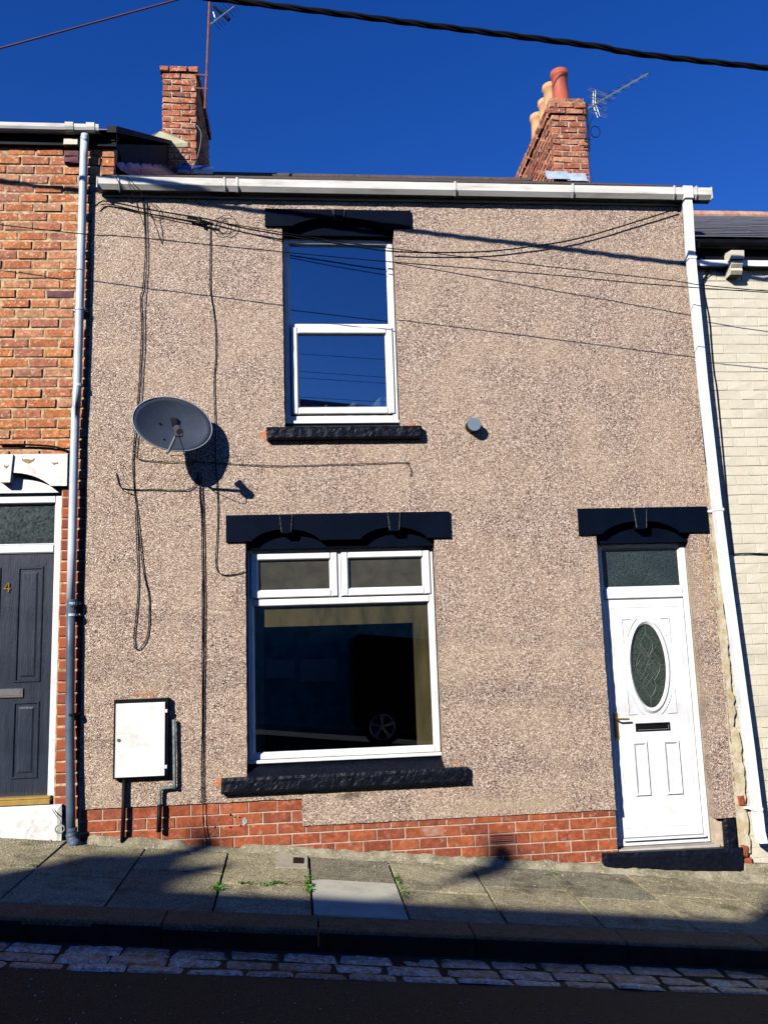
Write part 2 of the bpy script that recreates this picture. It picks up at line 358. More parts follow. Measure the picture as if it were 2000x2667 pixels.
# ------------------------------------------------------------------ ground, road, pavement
b = MB()
b.add([(-150, -120, gz(-150, 0) - 1.2), (150, -120, gz(150, 0) - 1.2), (150, 150, gz(150, 0) - 1.2), (-150, 150, gz(-150, 0) - 1.2)], [(0, 1, 2, 3)])
b.build('ground', ASPH, kind='structure')
b = MB()
def roadf(u, v):
    x = -22 + 44 * u; y = -9.0 + (9.0 - 1.60) * v
    return (x, y, rz(x, y) + .006 * noise.noise(Vector((x * 1.3, y * 1.3, 0))))
b.grid(roadf, 160, 40); b.build('road', ASPH, smooth=True, kind='structure')
b = MB(); b.add([(-22, -14, rz(-22, -9) + .1), (22, -14, rz(22, -9) + .1), (22, -8.9, rz(22, -9) + .1), (-22, -8.9, rz(-22, -9) + .1)], [(0, 1, 2, 3)])
b.build('far_pavement', SLAB, kind='structure')
pav = MB()
pav.grid(lambda u, v: (-9 + 20 * u, -1.55 + 1.75 * v, gz(-9 + 20 * u, -1.55 + 1.75 * v) - .034), 60, 8)
pav = pav.build('pavement', DIRT, kind='structure')
# paving flags: cross joints run from the wall to the kerb, the middle joint differs from bay to bay
def jx(pt, pb):
    a = gp(*pt); c = gp(*pb); k = (c.x - a.x) / (c.y - a.y)
    return lambda y: a.x + k * (y - a.y)
J = [lambda y: -2.75 + 0 * y, jx((160, 2204), (0, 2343)), jx((343, 2261), (265, 2370)), jx((597, 2216), (552, 2379)), jx((805, 2216), (815, 2391)), jx((1012, 2246), (1069, 2403)),
     jx((1235, 2270), (1328, 2415)), jx((1431, 2270), (1579, 2421)), jx((1654, 2298), (1832, 2433)), jx((1832, 2289), (1958, 2361)), lambda y: 4.15 + 0 * y, lambda y: 4.8 + 0 * y]
MIDPX = [(60, 2258), (230, 2283), (460, 2270), (690, 2305), (910, 2297), (1150, 2324), (1360, 2314), (1600, 2344), (1810, 2338), (1960, 2364), (1980, 2370)]
def flag(xl, xr, ya, yb, m, lift=0.0, g=.0075):
    """slab between joint functions xl, xr and from y=ya (street side) to yb; top edge softened"""
    dz = ru(-.004, .004) + lift; tx = ru(-.004, .004); ty = ru(-.004, .004)
    def P(u, v, inset, z):
        y = ya + g + (yb - ya - 2 * g) * v; x0 = xl(y) + g; x1 = xr(y) - g; x = x0 + (x1 - x0) * u
        x += inset * (1 if u < .5 else -1); y += inset * (1 if v < .5 else -1)
        return (x, y, gz(x, y) + z + dz + tx * (u - .5) + ty * (v - .5))
    q = [(0, 0), (1, 0), (1, 1), (0, 1)]; B = MB()
    B.add([P(u, v, 0, -.05) for u, v in q] + [P(u, v, 0, -.002) for u, v in q] + [P(u, v, .003, 0) for u, v in q],
          [(8, 9, 10, 11)] + [(4 + i, 4 + (i + 1) % 4, 8 + (i + 1) % 4, 8 + i) for i in range(4)] + [(i, (i + 1) % 4, 4 + (i + 1) % 4, 4 + i) for i in range(4)])
    return B.build('paving_slab', m, pav)
for i in range(len(J) - 1):
    ym = gp(*MIDPX[i]).y
    xm = (J[i](-.7) + J[i + 1](-.7)) / 2
    yk = ky(xm) + .255
    flag(J[i], J[i + 1], ym, .02, SLAB)
    flag(J[i], J[i + 1], yk, ym, SLABW if i == 4 else SLAB, lift=.004 if i == 4 else 0)
    MIDPX[i] = ym
for i in range(6):
    for a, c in ((-2.75 - .9 * (i + 1), -2.75 - .9 * i), (4.8 + .9 * i, 4.8 + .9 * (i + 1))):
        if a < -7.5 or c > 9.5: continue
        ym = -.68 + ru(-.1, .1); fa, fc = (lambda y, a=a: a + 0 * y), (lambda y, c=c: c + 0 * y)
        flag(fa, fc, ym, .02, SLAB); flag(fa, fc, ky((a + c) / 2) + .255, ym, SLAB)
# kerb stones
kerb = MB(); kerb.add([(-6, -1.8, gz(-6, -1.7) - .4), (8, -1.4, gz(8, -1.7) - .4), (8, -1.2, gz(8, -1.7) - .4), (-6, -1.6, gz(-6, -1.7) - .4)], [(0, 1, 2, 3)])
kerb = kerb.build('kerb', DIRT, kind='structure')
kx = [-8.0, -7.1, -6.15, -5.2, -4.3, -3.35, -2.45, gp(415, 2420).x, gp(830, 2440).x, gp(1235, 2436).x, gp(1628, 2450).x, gp(1990, 2465).x, 3.7, 4.7, 5.6, 6.5, 7.4, 8.3, 9.2]
for a, c in zip(kx[:-1], kx[1:]):
    a += .005; c -= .005; B = MB(); N = 8; vs = []; dz = ru(-.003, .003)
    prof = [(.25, -.02), (.25, 0), (.02, 0), (.006, -.004), (-.004, -.014), (-.008, -.03), (-.02, -.2)]
    for i in range(N + 1):
        x = a + (c - a) * i / N
        for (dy, z) in prof: vs.append((x, ky(x) + dy + .002 * noise.noise(Vector((x * 9, 1, 0))), gz(x, ky(x) + dy) + z + dz + .0015 * noise.noise(Vector((x * 7, dy * 9, 3)))))
    n = len(prof)
    B.add(vs, [(i * n + k, i * n + k + 1, (i + 1) * n + k + 1, (i + 1) * n + k) for i in range(N) for k in range(n - 1)] + [tuple(range(n)), tuple(N * n + k for k in range(n))])
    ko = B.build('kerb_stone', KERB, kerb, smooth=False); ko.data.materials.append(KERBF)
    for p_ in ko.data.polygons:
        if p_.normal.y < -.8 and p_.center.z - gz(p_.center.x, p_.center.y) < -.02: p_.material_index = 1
# granite setts in the gutter
B = MB(); B.grid(lambda u, v: (-6 + 14 * u, ky(-6 + 14 * u) - .42 + .42 * v, rz(-6 + 14 * u, -1.9) + .003), 40, 3)
setts = B.build('gutter_setts', DIRT, kind='structure')
ROWS = [(-.050, .146, .300), (-.207, .130, .315), (-.348, .085, .305)]
for r, (dy, wd, L) in enumerate(ROWS):
    x = -5.0 + r * .17 + .05
    while x < 6.6:
        l = L * ru(.88, 1.08); x0, x1 = x + .005, x + l - .005; x += l
        hh = ru(-.004, .006) + .010; B = MB(); nu, nv = 10, 6; tw = ru(-.01, .01); tw2 = ru(-.03, .03)
        def top(u, v):
            X = x0 + (x1 - x0) * u; Y = ky(X) + dy - wd * v + .004 * noise.noise(Vector((X * 5, r, 4)))
            e = min(u * (x1 - x0), (1 - u) * (x1 - x0), v * wd, (1 - v) * wd)
            cr = min(1, e / .016); z = hh * 1 + .012 * (math.sqrt(max(0, 1 - (1 - cr) ** 2)) - 1) + .004 * noise.noise(Vector((X * 14, Y * 14, r)))
            return (X, Y, rz(X, Y) + z + tw * (u - .5) + tw2 * (v - .5) * .3)
        B.grid(top, nu, nv)
        B.build('sett', SETT, setts, smooth=True)

def brick_mass(parent, x0, x1, z0, z1, y, L, H, m, joint, name='brick_mass'):
    B = MB(); zt = z1; row = 0
    while zt > z0:
        x = x0 - (L / 2 if row % 2 else 0)
        while x < x1:
            a, c = max(x, x0), min(x + L, x1)
            if c - a > .03: d = ru(-.002, .002); B.box(a + joint / 2, c - joint / 2, y + d, y + .04, zt - H + joint, zt, .004)
            x += L
        zt -= H; row += 1
    return B.build(name, m, parent, kind='stuff')
# ------------------------------------------------------------------ the rendered house
house = thing('rendered_house', 'two storey terraced house in beige pink pebbledash with white windows and door', 'house', (.9, 0, gz(.9, 0)))
HX0, HX1 = -1.80, 3.56
OPEN = [(-.155, .848, 3.545, 5.50), (-.495, 1.10, .678, 2.70), (2.515, 3.36, -.6, 2.70)]
def wall_sheet(xs, zs, keep, name, m, parent, y0=0.0, y1=.10, amp=.0035, seed=0):
    """front skin with slight unevenness, returned at every free edge to depth y1"""
    vid = {}; vs = []; fs = []
    def V(i, j, back):
        k = (i, j, back)
        if k not in vid:
            x, z = xs[i], zs[j]
            d = noise.noise(Vector((x * 9 + seed, z * 9, 1.7))) * amp + noise.noise(Vector((x * 2.1, z * 2.1, 5 + seed))) * amp
            wx = noise.noise(Vector((x * 3, z * 31, 9))) * .005; wz = noise.noise(Vector((x * 31, z * 3, 4))) * .005
            vid[k] = len(vs); vs.append((x + wx, (y1 if back else y0 + d), z + wz))
        return vid[k]
    nx, nz_ = len(xs) - 1, len(zs) - 1
    K = [[keep((xs[i] + xs[i + 1]) / 2, (zs[j] + zs[j + 1]) / 2) for j in range(nz_)] for i in range(nx)]
    def k(i, j): return 0 <= i < nx and 0 <= j < nz_ and K[i][j]
    for i in range(nx):
        for j in range(nz_):
            if not K[i][j]: continue
            fs.append((V(i, j, 0), V(i + 1, j, 0), V(i + 1, j + 1, 0), V(i, j + 1, 0)))
            if not k(i - 1, j): fs.append((V(i, j, 0), V(i, j + 1, 0), V(i, j + 1, 1), V(i, j, 1)))
            if not k(i + 1, j): fs.append((V(i + 1, j, 0), V(i + 1, j, 1), V(i + 1, j + 1, 1), V(i + 1, j + 1, 0)))
            if not k(i, j - 1): fs.append((V(i, j, 0), V(i, j, 1), V(i + 1, j, 1), V(i + 1, j, 0)))
            if not k(i, j + 1): fs.append((V(i, j + 1, 0), V(i + 1, j + 1, 0), V(i + 1, j + 1, 1), V(i, j + 1, 1)))
    B = MB(); B.add(vs, fs); return B.build(name, m, parent)
def lines(a, b_, step, extra):
    L = [a + (b_ - a) * i / round((b_ - a) / step) for i in range(round((b_ - a) / step) + 1)]
    L = [v for v in L if all(abs(v - e) > step * .35 for e in extra)] + list(extra)
    return sorted(set(L))
DA, DB, DR = .492, .282, .168
XS = lines(HX0, HX1, .05, [o[0] for o in OPEN] + [o[1] for o in OPEN] + [-.06, HX0, HX1])
ZS = lines(DR, 5.72, .05, [o[2] for o in OPEN[:2]] + [o[3] for o in OPEN] + [DA, DB, DR, 5.72])
def keep(x, z):
    for o in OPEN:
        if o[0] < x < o[1] and o[2] < z < o[3]: return False
    if x < -.06: return z > DA
    if x < 2.6: return z > DB
    return z > DR
wall_sheet(XS, ZS, keep, 'pebbledash_wall', PEB, house, 0.0, .10)
# structural wall behind the render, holes for the openings, party walls, back wall, floors
B = MB()
def holed(B, x0, x1, z0, z1, y0, y1, holes):
    xs = sorted({x0, x1} | {h[0] for h in holes} | {h[1] for h in holes}); zs = sorted({z0, z1} | {min(max(h[2], z0), z1) for h in holes} | {h[3] for h in holes})
    for i in range(len(xs) - 1):
        for j in range(len(zs) - 1):
            xc, zc = (xs[i] + xs[i + 1]) / 2, (zs[j] + zs[j + 1]) / 2
            if any(h[0] < xc < h[1] and h[2] < zc < h[3] for h in holes): continue
            B.box(xs[i], xs[i + 1], y0, y1, zs[j], zs[j + 1])
holed(B, -1.78, 3.55, -.75, 5.76, .05, .28, [(o[0] - .003, o[1] + .003, o[2] - .003, o[3] + .003) for o in OPEN])
B.build('masonry_wall', MORT_NEW, house)
B = MB()
B.box(-1.72, -1.60, .285, 8, -.7, 5.75); B.box(3.44, 3.56, .285, 8, -.7, 5.75); B.box(-1.60, 3.44, 7.8, 8, -.7, 5.75)
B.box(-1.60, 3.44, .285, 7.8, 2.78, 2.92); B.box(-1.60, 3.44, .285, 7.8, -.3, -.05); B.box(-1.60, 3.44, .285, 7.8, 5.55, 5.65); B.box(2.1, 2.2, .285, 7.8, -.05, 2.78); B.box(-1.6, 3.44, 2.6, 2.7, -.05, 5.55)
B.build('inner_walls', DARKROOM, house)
# beige boards round the inside of the ground floor window and a grey blind behind the small panes
r0 = at(687, 1634, .158); r1 = at(1075, 1625, .158)
B = MB(); B.box(-.447, r0.x, .158, .175, .836, 2.045); B.box(r1.x, 1.052, .158, .175, .836, 2.045); B.box(r0.x, r1.x, .158, .175, r0.z, 2.045)
B.build('window_lining', BEIGE, house)
# brick plinth
BL, BH = .2268, .0869
off0 = at(833.6, 2159, 0).x
plz = lambda x: gz(x, 0) + .015
vent_x0, vent_x1 = off0 + 6 * BL, off0 + 7 * BL
vz = DA - 3 * BH - BH - .005
brickwork(house, HX0 + .01, 2.515, -.32, DA - .006, .012, BL, BH, BR_NEW, .010, off0 + BL / 2, [(-.05, 2.6, DB + .004, 1), (vent_x0 - .001, vent_x1 + .001, vz - BH + .01, vz)], .001, zlow=plz, dep=.05, ch=.003, wob=.001, skip=.03, rowoff=lambda r: 0)
B = MB(); B.box(HX0, 2.513, .018, .06, -.5, DA - .001); B.build('plinth_mortar', MORT_NEW, house)
B = MB()
vx0, vx1 = vent_x0 + .005, vent_x1 - .005; v0, v1 = vz - BH + .012, vz - .004
B.box(vx0, vx1, .006, .02, v0, v0 + .008); B.box(vx0, vx1, .006, .02, v1 - .008, v1); B.box(vx0, vx0 + .012, .006, .02, v0 + .008, v1 - .008); B.box(vx1 - .012, vx1, .006, .02, v0 + .008, v1 - .008)
for k in range(1, 4):
    z = v0 + .008 + (v1 - v0 - .016) * k / 4; B.box(vx0 + .012, vx1 - .012, .004, .02, z - .004, z + .004)
ab = B.build('air_brick', TERRA, house)
B = MB(); B.box(vx0 + .012, vx1 - .012, .0165, .0175, v0 + .008, v1 - .008); B.build('opening', BLK, ab)
# mortar fillet along the foot of the wall
B = MB(); n = 150; vs = []
for i in range(n + 1):
    x = -1.72 + (3.9 + 1.72) * i / n; g = gz(x, 0)
    h = .050 + .022 * noise.noise(Vector((x * 6, 0, 2))) + .015 * noise.noise(Vector((x * 17, 5, 2))); w = .055 + .02 * noise.noise(Vector((x * 5, 8, 2)))
    if x > 2.35: h *= 1.3; w *= 1.4
    if -1.0 < x < -.55: h *= .4
    vs += [(x, .03, g + h), (x, -.008, g + h - .004), (x, -w * .45, g + h * .62), (x, -w, g + .008), (x, -w - .03, g - .012)]
B.add(vs, [(i * 5 + k, i * 5 + k + 1, (i + 1) * 5 + k + 1, (i + 1) * 5 + k) for i in range(n) for k in range(4)])
B.build('mortar_fillet', CONC, house, smooth=True)
# right hand pier base, doorstep
def rough_box(x0, x1, y0, y1, z0, z1, amp, step, name, m, parent, sl=None, fq=18):
    """block with hewn front, top and bottom faces"""
    nx = max(2, int((x1 - x0) / step)); loop = []
    nzv = max(2, int((z1 - z0) / step)); nyv = 2
    for j in range(nzv + 1): loop.append((y0, z0 + (z1 - z0) * j / nzv, 1))
    for j in range(1, nyv + 1): loop.append((y0 + (y1 - y0) * j / nyv, z1, .4 if j == 1 else 0))
    bot = [(y0 + (y1 - y0) * j / nyv, z0, .4 if j == 1 else 0) for j in range(nyv, 0, -1)]
    loop = bot + loop; B = MB(); vs = []
    for i in range(nx + 1):
        x = x0 + (x1 - x0) * i / nx
        for (y, z, a) in loop:
            zz = z + (sl(x, z) if sl else 0)
            e = min(z - z0, z1 - z, x - x0, x1 - x); rd = .010 * max(0, 1 - e / .02) if a else 0
            d = noise.noise(Vector((x * fq, z * fq, y * fq + 3))) * amp + noise.noise(Vector((x * fq * 2.7, z * fq * 2.7, 7))) * amp * .6
            ex = .006 * noise.noise(Vector((z * 25, y * 25, x))) if i in (0, nx) else 0
            vs.append((x + ex, y - d * a + rd * a, zz + d * .5 * a))
    n = len(loop)
    B.add(vs, [(i * n + k, i * n + k + 1, (i + 1) * n + k + 1, (i + 1) * n + k) for i in range(nx) for k in range(n - 1)] + [tuple(range(n)), tuple(nx * n + k for k in range(n))])
    return B.build(name, m, parent, smooth=False)
rough_box(2.37, 3.56, -.035, .3, -.2, -.052, .004, .03, 'doorstep', BLACKST, house, sl=lambda x, z: -.04 * (x - 2.37) if z < -.1 else -.012 * (x - 2.37))
rough_box(3.435, 3.545, .004, .05, -.09, DR - .006, .006, .02, 'pier_base', BLACKST, house)

# lintels
def arc(xa, xb, zs_, rise, n=14):
    return [(xa + (xb - xa) * i / n, zs_ + rise * (1 - (2 * i / n - 1) ** 2) ** .5 if 0 < i < n else zs_) for i in range(n + 1)]
def lintel(x0, x1, zb, zt, arches, keys, tymp, m, parent, rise=.085, keyz=.05, y0=-.022, name='lintel', key_m=None, back=.095):
    poly = [(x0, zb)]
    for (xa, xb) in arches:
        poly += [(p[0], p[1]) for p in [(xa, zb + .004)] + [(xa + (xb - xa) * i / 16, zb + .014 + rise * (max(0, 1 - abs(2 * i / 16 - 1) ** 2.6))) for i in range(17)] + [(xb, zb + .004)]]
    poly += [(x1, zb), (x1, zt), (x0, zt)]
    B = MB(); B.prism(poly, y0, .05)
    o = B.build(name, m, parent)
    B = MB(); B.box(tymp[0], tymp[1], .0503, back, tymp[2], zt - .01); B.build('tympanum', m, o)
    for (ka, kb) in keys:
        B = MB(); w = (kb - ka) * .14
        B.prism([(ka + w, zb + keyz), (kb - w, zb + keyz), (kb, zt - .004), (ka, zt - .004)], y0 - .012, .049); B.build('keystone', key_m or m, o)
        for s_, xx, xl in ((-1, ka, ka + w), (1, kb, kb - w)):
            B = MB(); B.prism([(xl + s_ * .003 - .0022, zb + keyz + .01), (xl + s_ * .003 + .0022, zb + keyz + .01), (xx + s_ * .003 + .0022, zt - .01), (xx + s_ * .003 - .0022, zt - .01)], y0 - .0135, y0 - .003); B.build('worn_joint', WORN, o)
    return o
lintel(-.303, 1.006, 5.393, 5.560, [(-.05, .76)], [(.305, .405)], (-.16, .853, 5.345), BLACKSM, house, .075, .06)
lintel(-.653, 1.235, 2.573, 2.800, [(-.44, .12), (.47, 1.03)], [(-.205, -.105), (.705, .805)], (-.5, 1.105, 2.515), BLACKSM, house, .085, .065)
lintel(2.362, 3.527, 2.573, 2.803, [(2.57, 3.26)], [(2.86, 2.97)], (2.51, 3.365, 2.50), BLACKSM, house, .095, .04)
# sills
def sill(x0, x1, zb, zt, fx0, fx1, ftop, parent):
    s = rough_box(x0, x1, -.062, .02, zb, zt, .007, .018, 'sill', BLACKST, parent)
    B = MB(); B.add([(fx0, -.045, zt - .012), (fx1, -.045, zt - .012), (fx1, .12, ftop), (fx0, .12, ftop), (fx0, -.045, zt - .06), (fx1, -.045, zt - .06), (fx1, .12, zt - .06), (fx0, .12, zt - .06)],
                    [(0, 1, 2, 3), (0, 4, 5, 1), (1, 5, 6, 2), (3, 2, 6, 7), (0, 3, 7, 4)]); B.build('weathering', BLACKST, s)
sill(-.308, 1.022, 3.438, 3.548, -.15, .845, 3.612, house)
sill(-.693, 1.286, .560, .682, -.49, 1.095, .765, house)

# windows
def frame(B, x0, x1, z0, z1, w, y0, y1, c=.006, wb=None, wt=None):
    wb = wb or w; wt = wt or w
    B.box(x0, x0 + w, y0, y1, z0, z1, c); B.box(x1 - w, x1, y0, y1, z0, z1, c)
    B.box(x0 + w - .0005, x1 - w + .0005, y0 + .0006, y1 - .001, z0, z0 + wb, c); B.box(x0 + w - .0005, x1 - w + .0005, y0 + .0006, y1 - .001, z1 - wt, z1, c)
def bead(B, x0, x1, z0, z1, y0, y1, w=.012):   # sloping glazing bead inside a frame
    o = [(x0, z0), (x1, z0), (x1, z1), (x0, z1)]; i = [(x0 + w, z0 + w), (x1 - w, z0 + w), (x1 - w, z1 - w), (x0 + w, z1 - w)]
    B.add([(x, y0, z) for x, z in o] + [(x, y1, z) for x, z in i], [(k, (k + 1) % 4, 4 + (k + 1) % 4, 4 + k) for k in range(4)])
def pane(x0, x1, z0, z1, y, m, parent, name='pane'):
    B = MB(); B.box(x0, x1, y, y + .006, z0, z1); return B.build(name, m, parent)
def sash(x0, x1, z0, z1, w, y, m, parent, name='opening_sash'):
    B = MB(); frame(B, x0, x1, z0, z1, w, y, y + .05, .008); bead(B, x0 + w, x1 - w, z0 + w, z1 - w, y + .006, y + .03)
    o = B.build(name, UPVC, parent)
    return o
B = MB(); frame(B, -.150, .843, 3.640, 5.343, .048, .112, .18, .005); B.box(-.102, .795, .1125, .179, 4.462, 4.535, .006); bead(B, -.102, .795, 4.535, 5.295, .118, .145)
B.box(-.153, .846, .085, .18, 3.613, 3.6395, .004)
w1 = B.build('upper_window', UPVC, house)
s1 = sash(-.092, .815, 3.702, 4.500, .058, .098, UPVC, w1)
pane(-.104, .797, 4.533, 5.297, .146, GLASS_UP, w1); pane(-.036, .759, 3.758, 4.444, .13, GLASS_UP, w1)
B = MB(); B.grid(lambda u, v: (.38 + .40 * u, .30 + .02 * math.sin(u * 22), 3.74 + (.07 + .09 * u + .03 * math.sin(u * 9)) * v), 24, 3); B.build('cloud_reflection', mat('pale_green_cloud_tint', (.42, .58, .48), (.15, .25, .22), 12, .9), w1)  # added pale sheets behind the pane imitate clouds reflected in the glass
B = MB(); B.grid(lambda u, v: (-.04 + .26 * u, .30 + .02 * math.sin(u * 22), 3.74 + (.06 + .05 * abs(math.sin(u * 8))) * v), 24, 3); B.build('cloud_reflection', MATS['pale_green_cloud_tint'], w1)
B = MB(); frame(B, -.490, 1.095, .793, 2.520, .045, .112, .18, .005, wt=.035); B.box(-.445, 1.05, .1125, .179, 2.043, 2.098, .006); B.box(.275, .302, .1127, .178, 2.098, 2.485, .004)
bead(B, -.445, 1.05, .838, 2.043, .118, .145); B.box(-.493, 1.098, .080, .18, .766, .7925, .004)
w2 = B.build('ground_floor_window', UPVC, house)
for (a, c) in ((-.462, .272), (.303, 1.066)):
    sash(a, c, 2.108, 2.488, .058, .098, UPVC, w2); pane(a + .055, c - .055, 2.16, 2.436, .13, GREYFILM, w2)
pane(-.447, 1.052, .836, 2.045, .146, GLASS, w2)

# front door
B = MB(); frame(B, 2.535, 3.358, -.040, 2.500, .052, .112, .18, .006, wb=.055, wt=.035); B.box(2.587, 3.306, .1125, .179, 2.018, 2.112, .008)
bead(B, 2.587, 3.306, 2.112, 2.465, .118, .14, .014)
B.box(2.60, 3.312, .085, .13, .006, .022, .003)
dr = B.build('front_door', UPVC, house)
B = MB(); frame(B, 2.586, 3.307, .023, 2.0165, .0045, .1235, .129, .001); B.build('door_seal', mat('grey_rubber_seal', (.10, .10, .10), (.2, .2, .2), 20, .8), dr)
B = MB(); frame(B, 2.640, 3.256, .10, 1.945, .006, .1245, .129, .002); B.build('leaf_moulding', UPVC, dr)
pane(2.585, 3.308, 2.11, 2.467, .142, OBSC, dr, 'fanlight_pane')
OX, OZ, OA, OB = 2.945, 1.437, .158, .362
def ell(a, b_, n=40, cx=OX, cz=OZ): return [(cx + a * math.cos(2 * math.pi * k / n), cz + b_ * math.sin(2 * math.pi * k / n)) for k in range(n)]
LX0, LX1, LZ0, LZ1 = 2.590, 3.303, .016, 2.014
B = MB(); n = 40; E = ell(OA, OB, n)
rect = []
for k in range(n):
    c_, s_ = math.cos(2 * math.pi * k / n), math.sin(2 * math.pi * k / n)
    hw, hl = (LX1 - OX if c_ > 0 else OX - LX0), (LZ1 - OZ if s_ > 0 else OZ - LZ0)
    t_ = min(hw / abs(c_) if abs(c_) > 1e-6 else 9, hl / abs(s_) if abs(s_) > 1e-6 else 9); rect.append((OX + c_ * t_, OZ + s_ * t_))
for cx_, cz_ in ((LX0, LZ0), (LX1, LZ0), (LX1, LZ1), (LX0, LZ1)):
    k = min(range(n), key=lambda i: (rect[i][0] - cx_) ** 2 + (rect[i][1] - cz_) ** 2); rect[k] = (cx_, cz_)
Y = .128
B.add([(x, Y, z) for x, z in rect] + [(x, Y, z) for x, z in E] + [(x, Y + .04, z) for x, z in E] + [(x, Y + .04, z) for x, z in rect],
      [(i, (i + 1) % n, n + (i + 1) % n, n + i) for i in range(n)] + [(n + i, n + (i + 1) % n, 2 * n + (i + 1) % n, 2 * n + i) for i in range(n)] + [(i, 3 * n + i, 3 * n + (i + 1) % n, (i + 1) % n) for i in range(n)])
# oval moulding, corner motifs and two raised panels
def ring(B, a0, b0, a1, b1, y0, y1):
    P = ell(a0, b0); Q = ell(a1, b1); m_ = ell((a0 + a1) / 2, (b0 + b1) / 2)
    B.add([(x, y1, z) for x, z in P] + [(x, y0, z) for x, z in m_] + [(x, y1, z) for x, z in Q],
          [(i, (i + 1) % 40, 40 + (i + 1) % 40, 40 + i) for i in range(40)] + [(40 + i, 40 + (i + 1) % 40, 80 + (i + 1) % 40, 80 + i) for i in range(40)])
ring(B, OA - .004, OB - .004, OA + .034, OB + .046, Y - .018, Y)
leaf = B.build('door_leaf', UPVC, dr)
r_ = .0075
for sx in (-1, 1):
    for sz in (-1, 1):
        B = MB(); cx_, cz_ = OX + sx * .212, OZ + sz * .405
        B.tube([(cx_, Y, cz_), (cx_ - sx * .075, Y, cz_)], r_); B.tube([(cx_, Y, cz_), (cx_, Y, cz_ - sz * .20)], r_)
        B.tube([(OX + sx * (OA + .058) * math.cos(t), Y, OZ + sz * (OB + .075) * math.sin(t)) for t in [.62 + k * .085 for k in range(8)]], r_)
        B.build('corner_moulding', UPVC, dr)
for (a, c, z0, z1) in ((2.738, 2.878, .352, .805), (3.008, 3.160, .350, .805)):
    B = MB(); w = .014
    o = [(a, z0), (c, z0), (c, z1), (a, z1)]; i1 = [(a + w, z0 + w), (c - w, z0 + w), (c - w, z1 - w), (a + w, z1 - w)]; i2 = [(a + 2.4 * w, z0 + 2.4 * w), (c - 2.4 * w, z0 + 2.4 * w), (c - 2.4 * w, z1 - 2.4 * w), (a + 2.4 * w, z1 - 2.4 * w)]
    B.add([(x, Y - .001, z) for x, z in o] + [(x, Y - .019, z) for x, z in i1] + [(x, Y - .004, z) for x, z in i2],
          [(k, (k + 1) % 4, 4 + (k + 1) % 4, 4 + k) for k in range(4)] + [(4 + k, 4 + (k + 1) % 4, 8 + (k + 1) % 4, 8 + k) for k in range(4)] + [(8, 9, 10, 11)])
    B.build('door_panel', UPVC, dr)
B = MB(); P = ell(OA + .002, OB + .002); B.add([(x, Y + .014, z) for x, z in P], [tuple(range(40))]); B.build('oval_pane', OBSC2, dr)
B = MB(); L_ = []
def came(pts, r=.0032): B.tube([(OX + x, Y + .010, OZ + z) for x, z in pts], r, 5)
came([(0, .355), (0, .27)]); came([(0, -.355), (0, -.27)]); came([(-.155, 0), (-.105, .0)]); came([(.155, 0), (.105, 0)])
for s in (-1, 1):
    came([(s * .055 * math.sin(math.pi * k / 12), .27 - .20 * k / 12) for k in range(13)]); came([(s * .055 * math.sin(math.pi * k / 12), -.27 + .20 * k / 12) for k in range(13)])
    came([(s * (.085 - .17 * k / 12), .16 - .28 * k / 12 + .02 * math.sin(math.pi * k / 6)) for k in range(13)])
    came([(s * (.05 - .13 * k / 12), .18 - .22 * k / 12) for k in range(13)]); came([(s * (.085 - .12 * k / 12), -.04 - .14 * k / 12) for k in range(13)])
    came([(s * .105 * math.sin(math.pi * (k + 2) / 16), .13 - .26 * k / 12) for k in range(13)]); came([(s * .105, 0), (s * .07, .05), (s * .035, .02), (0, 0)])
B.build('lead_came', mat('lead_came', (.11, .125, .12), (.08, .09, .09), 20, .45), dr)
B = MB(); frame(B, 2.785, 3.088, .886, .954, .012, Y - .010, Y + .002, .003)
lp = B.build('letterbox', BLK, dr)
B = MB(); B.box(2.797, 3.076, Y - .003, Y + .001, .898, .942, .004); B.build('flap', BLK, lp)
B = MB(); B.box(2.600, 2.632, Y - .012, Y + .001, .83, 1.05, .004)
hd = B.build('door_handle', BRASS, dr)
B = MB(); B.tube(smooth_path([(2.616, Y - .01, 1.00), (2.616, Y - .05, 1.00), (2.64, Y - .055, 1.0), (2.715, Y - .05, .997)], 3), .008, 8); B.build('lever', BRASS, hd)
B = MB(); B.box(2.50, 3.40, .03, .19, -.075, -.044, .006); B.build('threshold', mat('grey_threshold', (.45, .42, .36), (.35, .32, .27), 9, .8), dr)

# fascia, gutter, roof
B = MB(); B.box(-1.70, 3.60, -.022, -.001, 5.648, 5.775); B.build('fascia', FASC, house)
B = MB(); P_ = [(-.022, .0), (-.018, -.105), (-.095, -.108), (-.128, -.072), (-.132, -.006), (-.124, 0), (-.122, -.06), (-.09, -.098), (-.03, -.096), (-.028, 0)]
B.extr_x([(y, 5.782 + z) for y, z in P_], -1.73, 3.80, -.004)
B.box(-1.737, -1.729, -.134, -.02, 5.672, 5.785); B.box(3.80, 3.808, -.134, -.02, 5.668, 5.781)
gut = B.build('gutter', GUTTER, house)
for px in (308, 584, 617, 1185, 1491, 1755, 1790, 1812):
    x = at(px, 480, -.13).x; B = MB(); w = .016 if px < 1700 else .012
    B.extr_x([(-.016, 5.78), (-.014, 5.668), (-.099, 5.666), (-.136, 5.706), (-.140, 5.785), (-.12, 5.788), (-.128, 5.71), (-.095, 5.674), (-.02, 5.676)], x - w / 2, x + w / 2)
    B.build('gutter_bracket', GUTTER, gut)
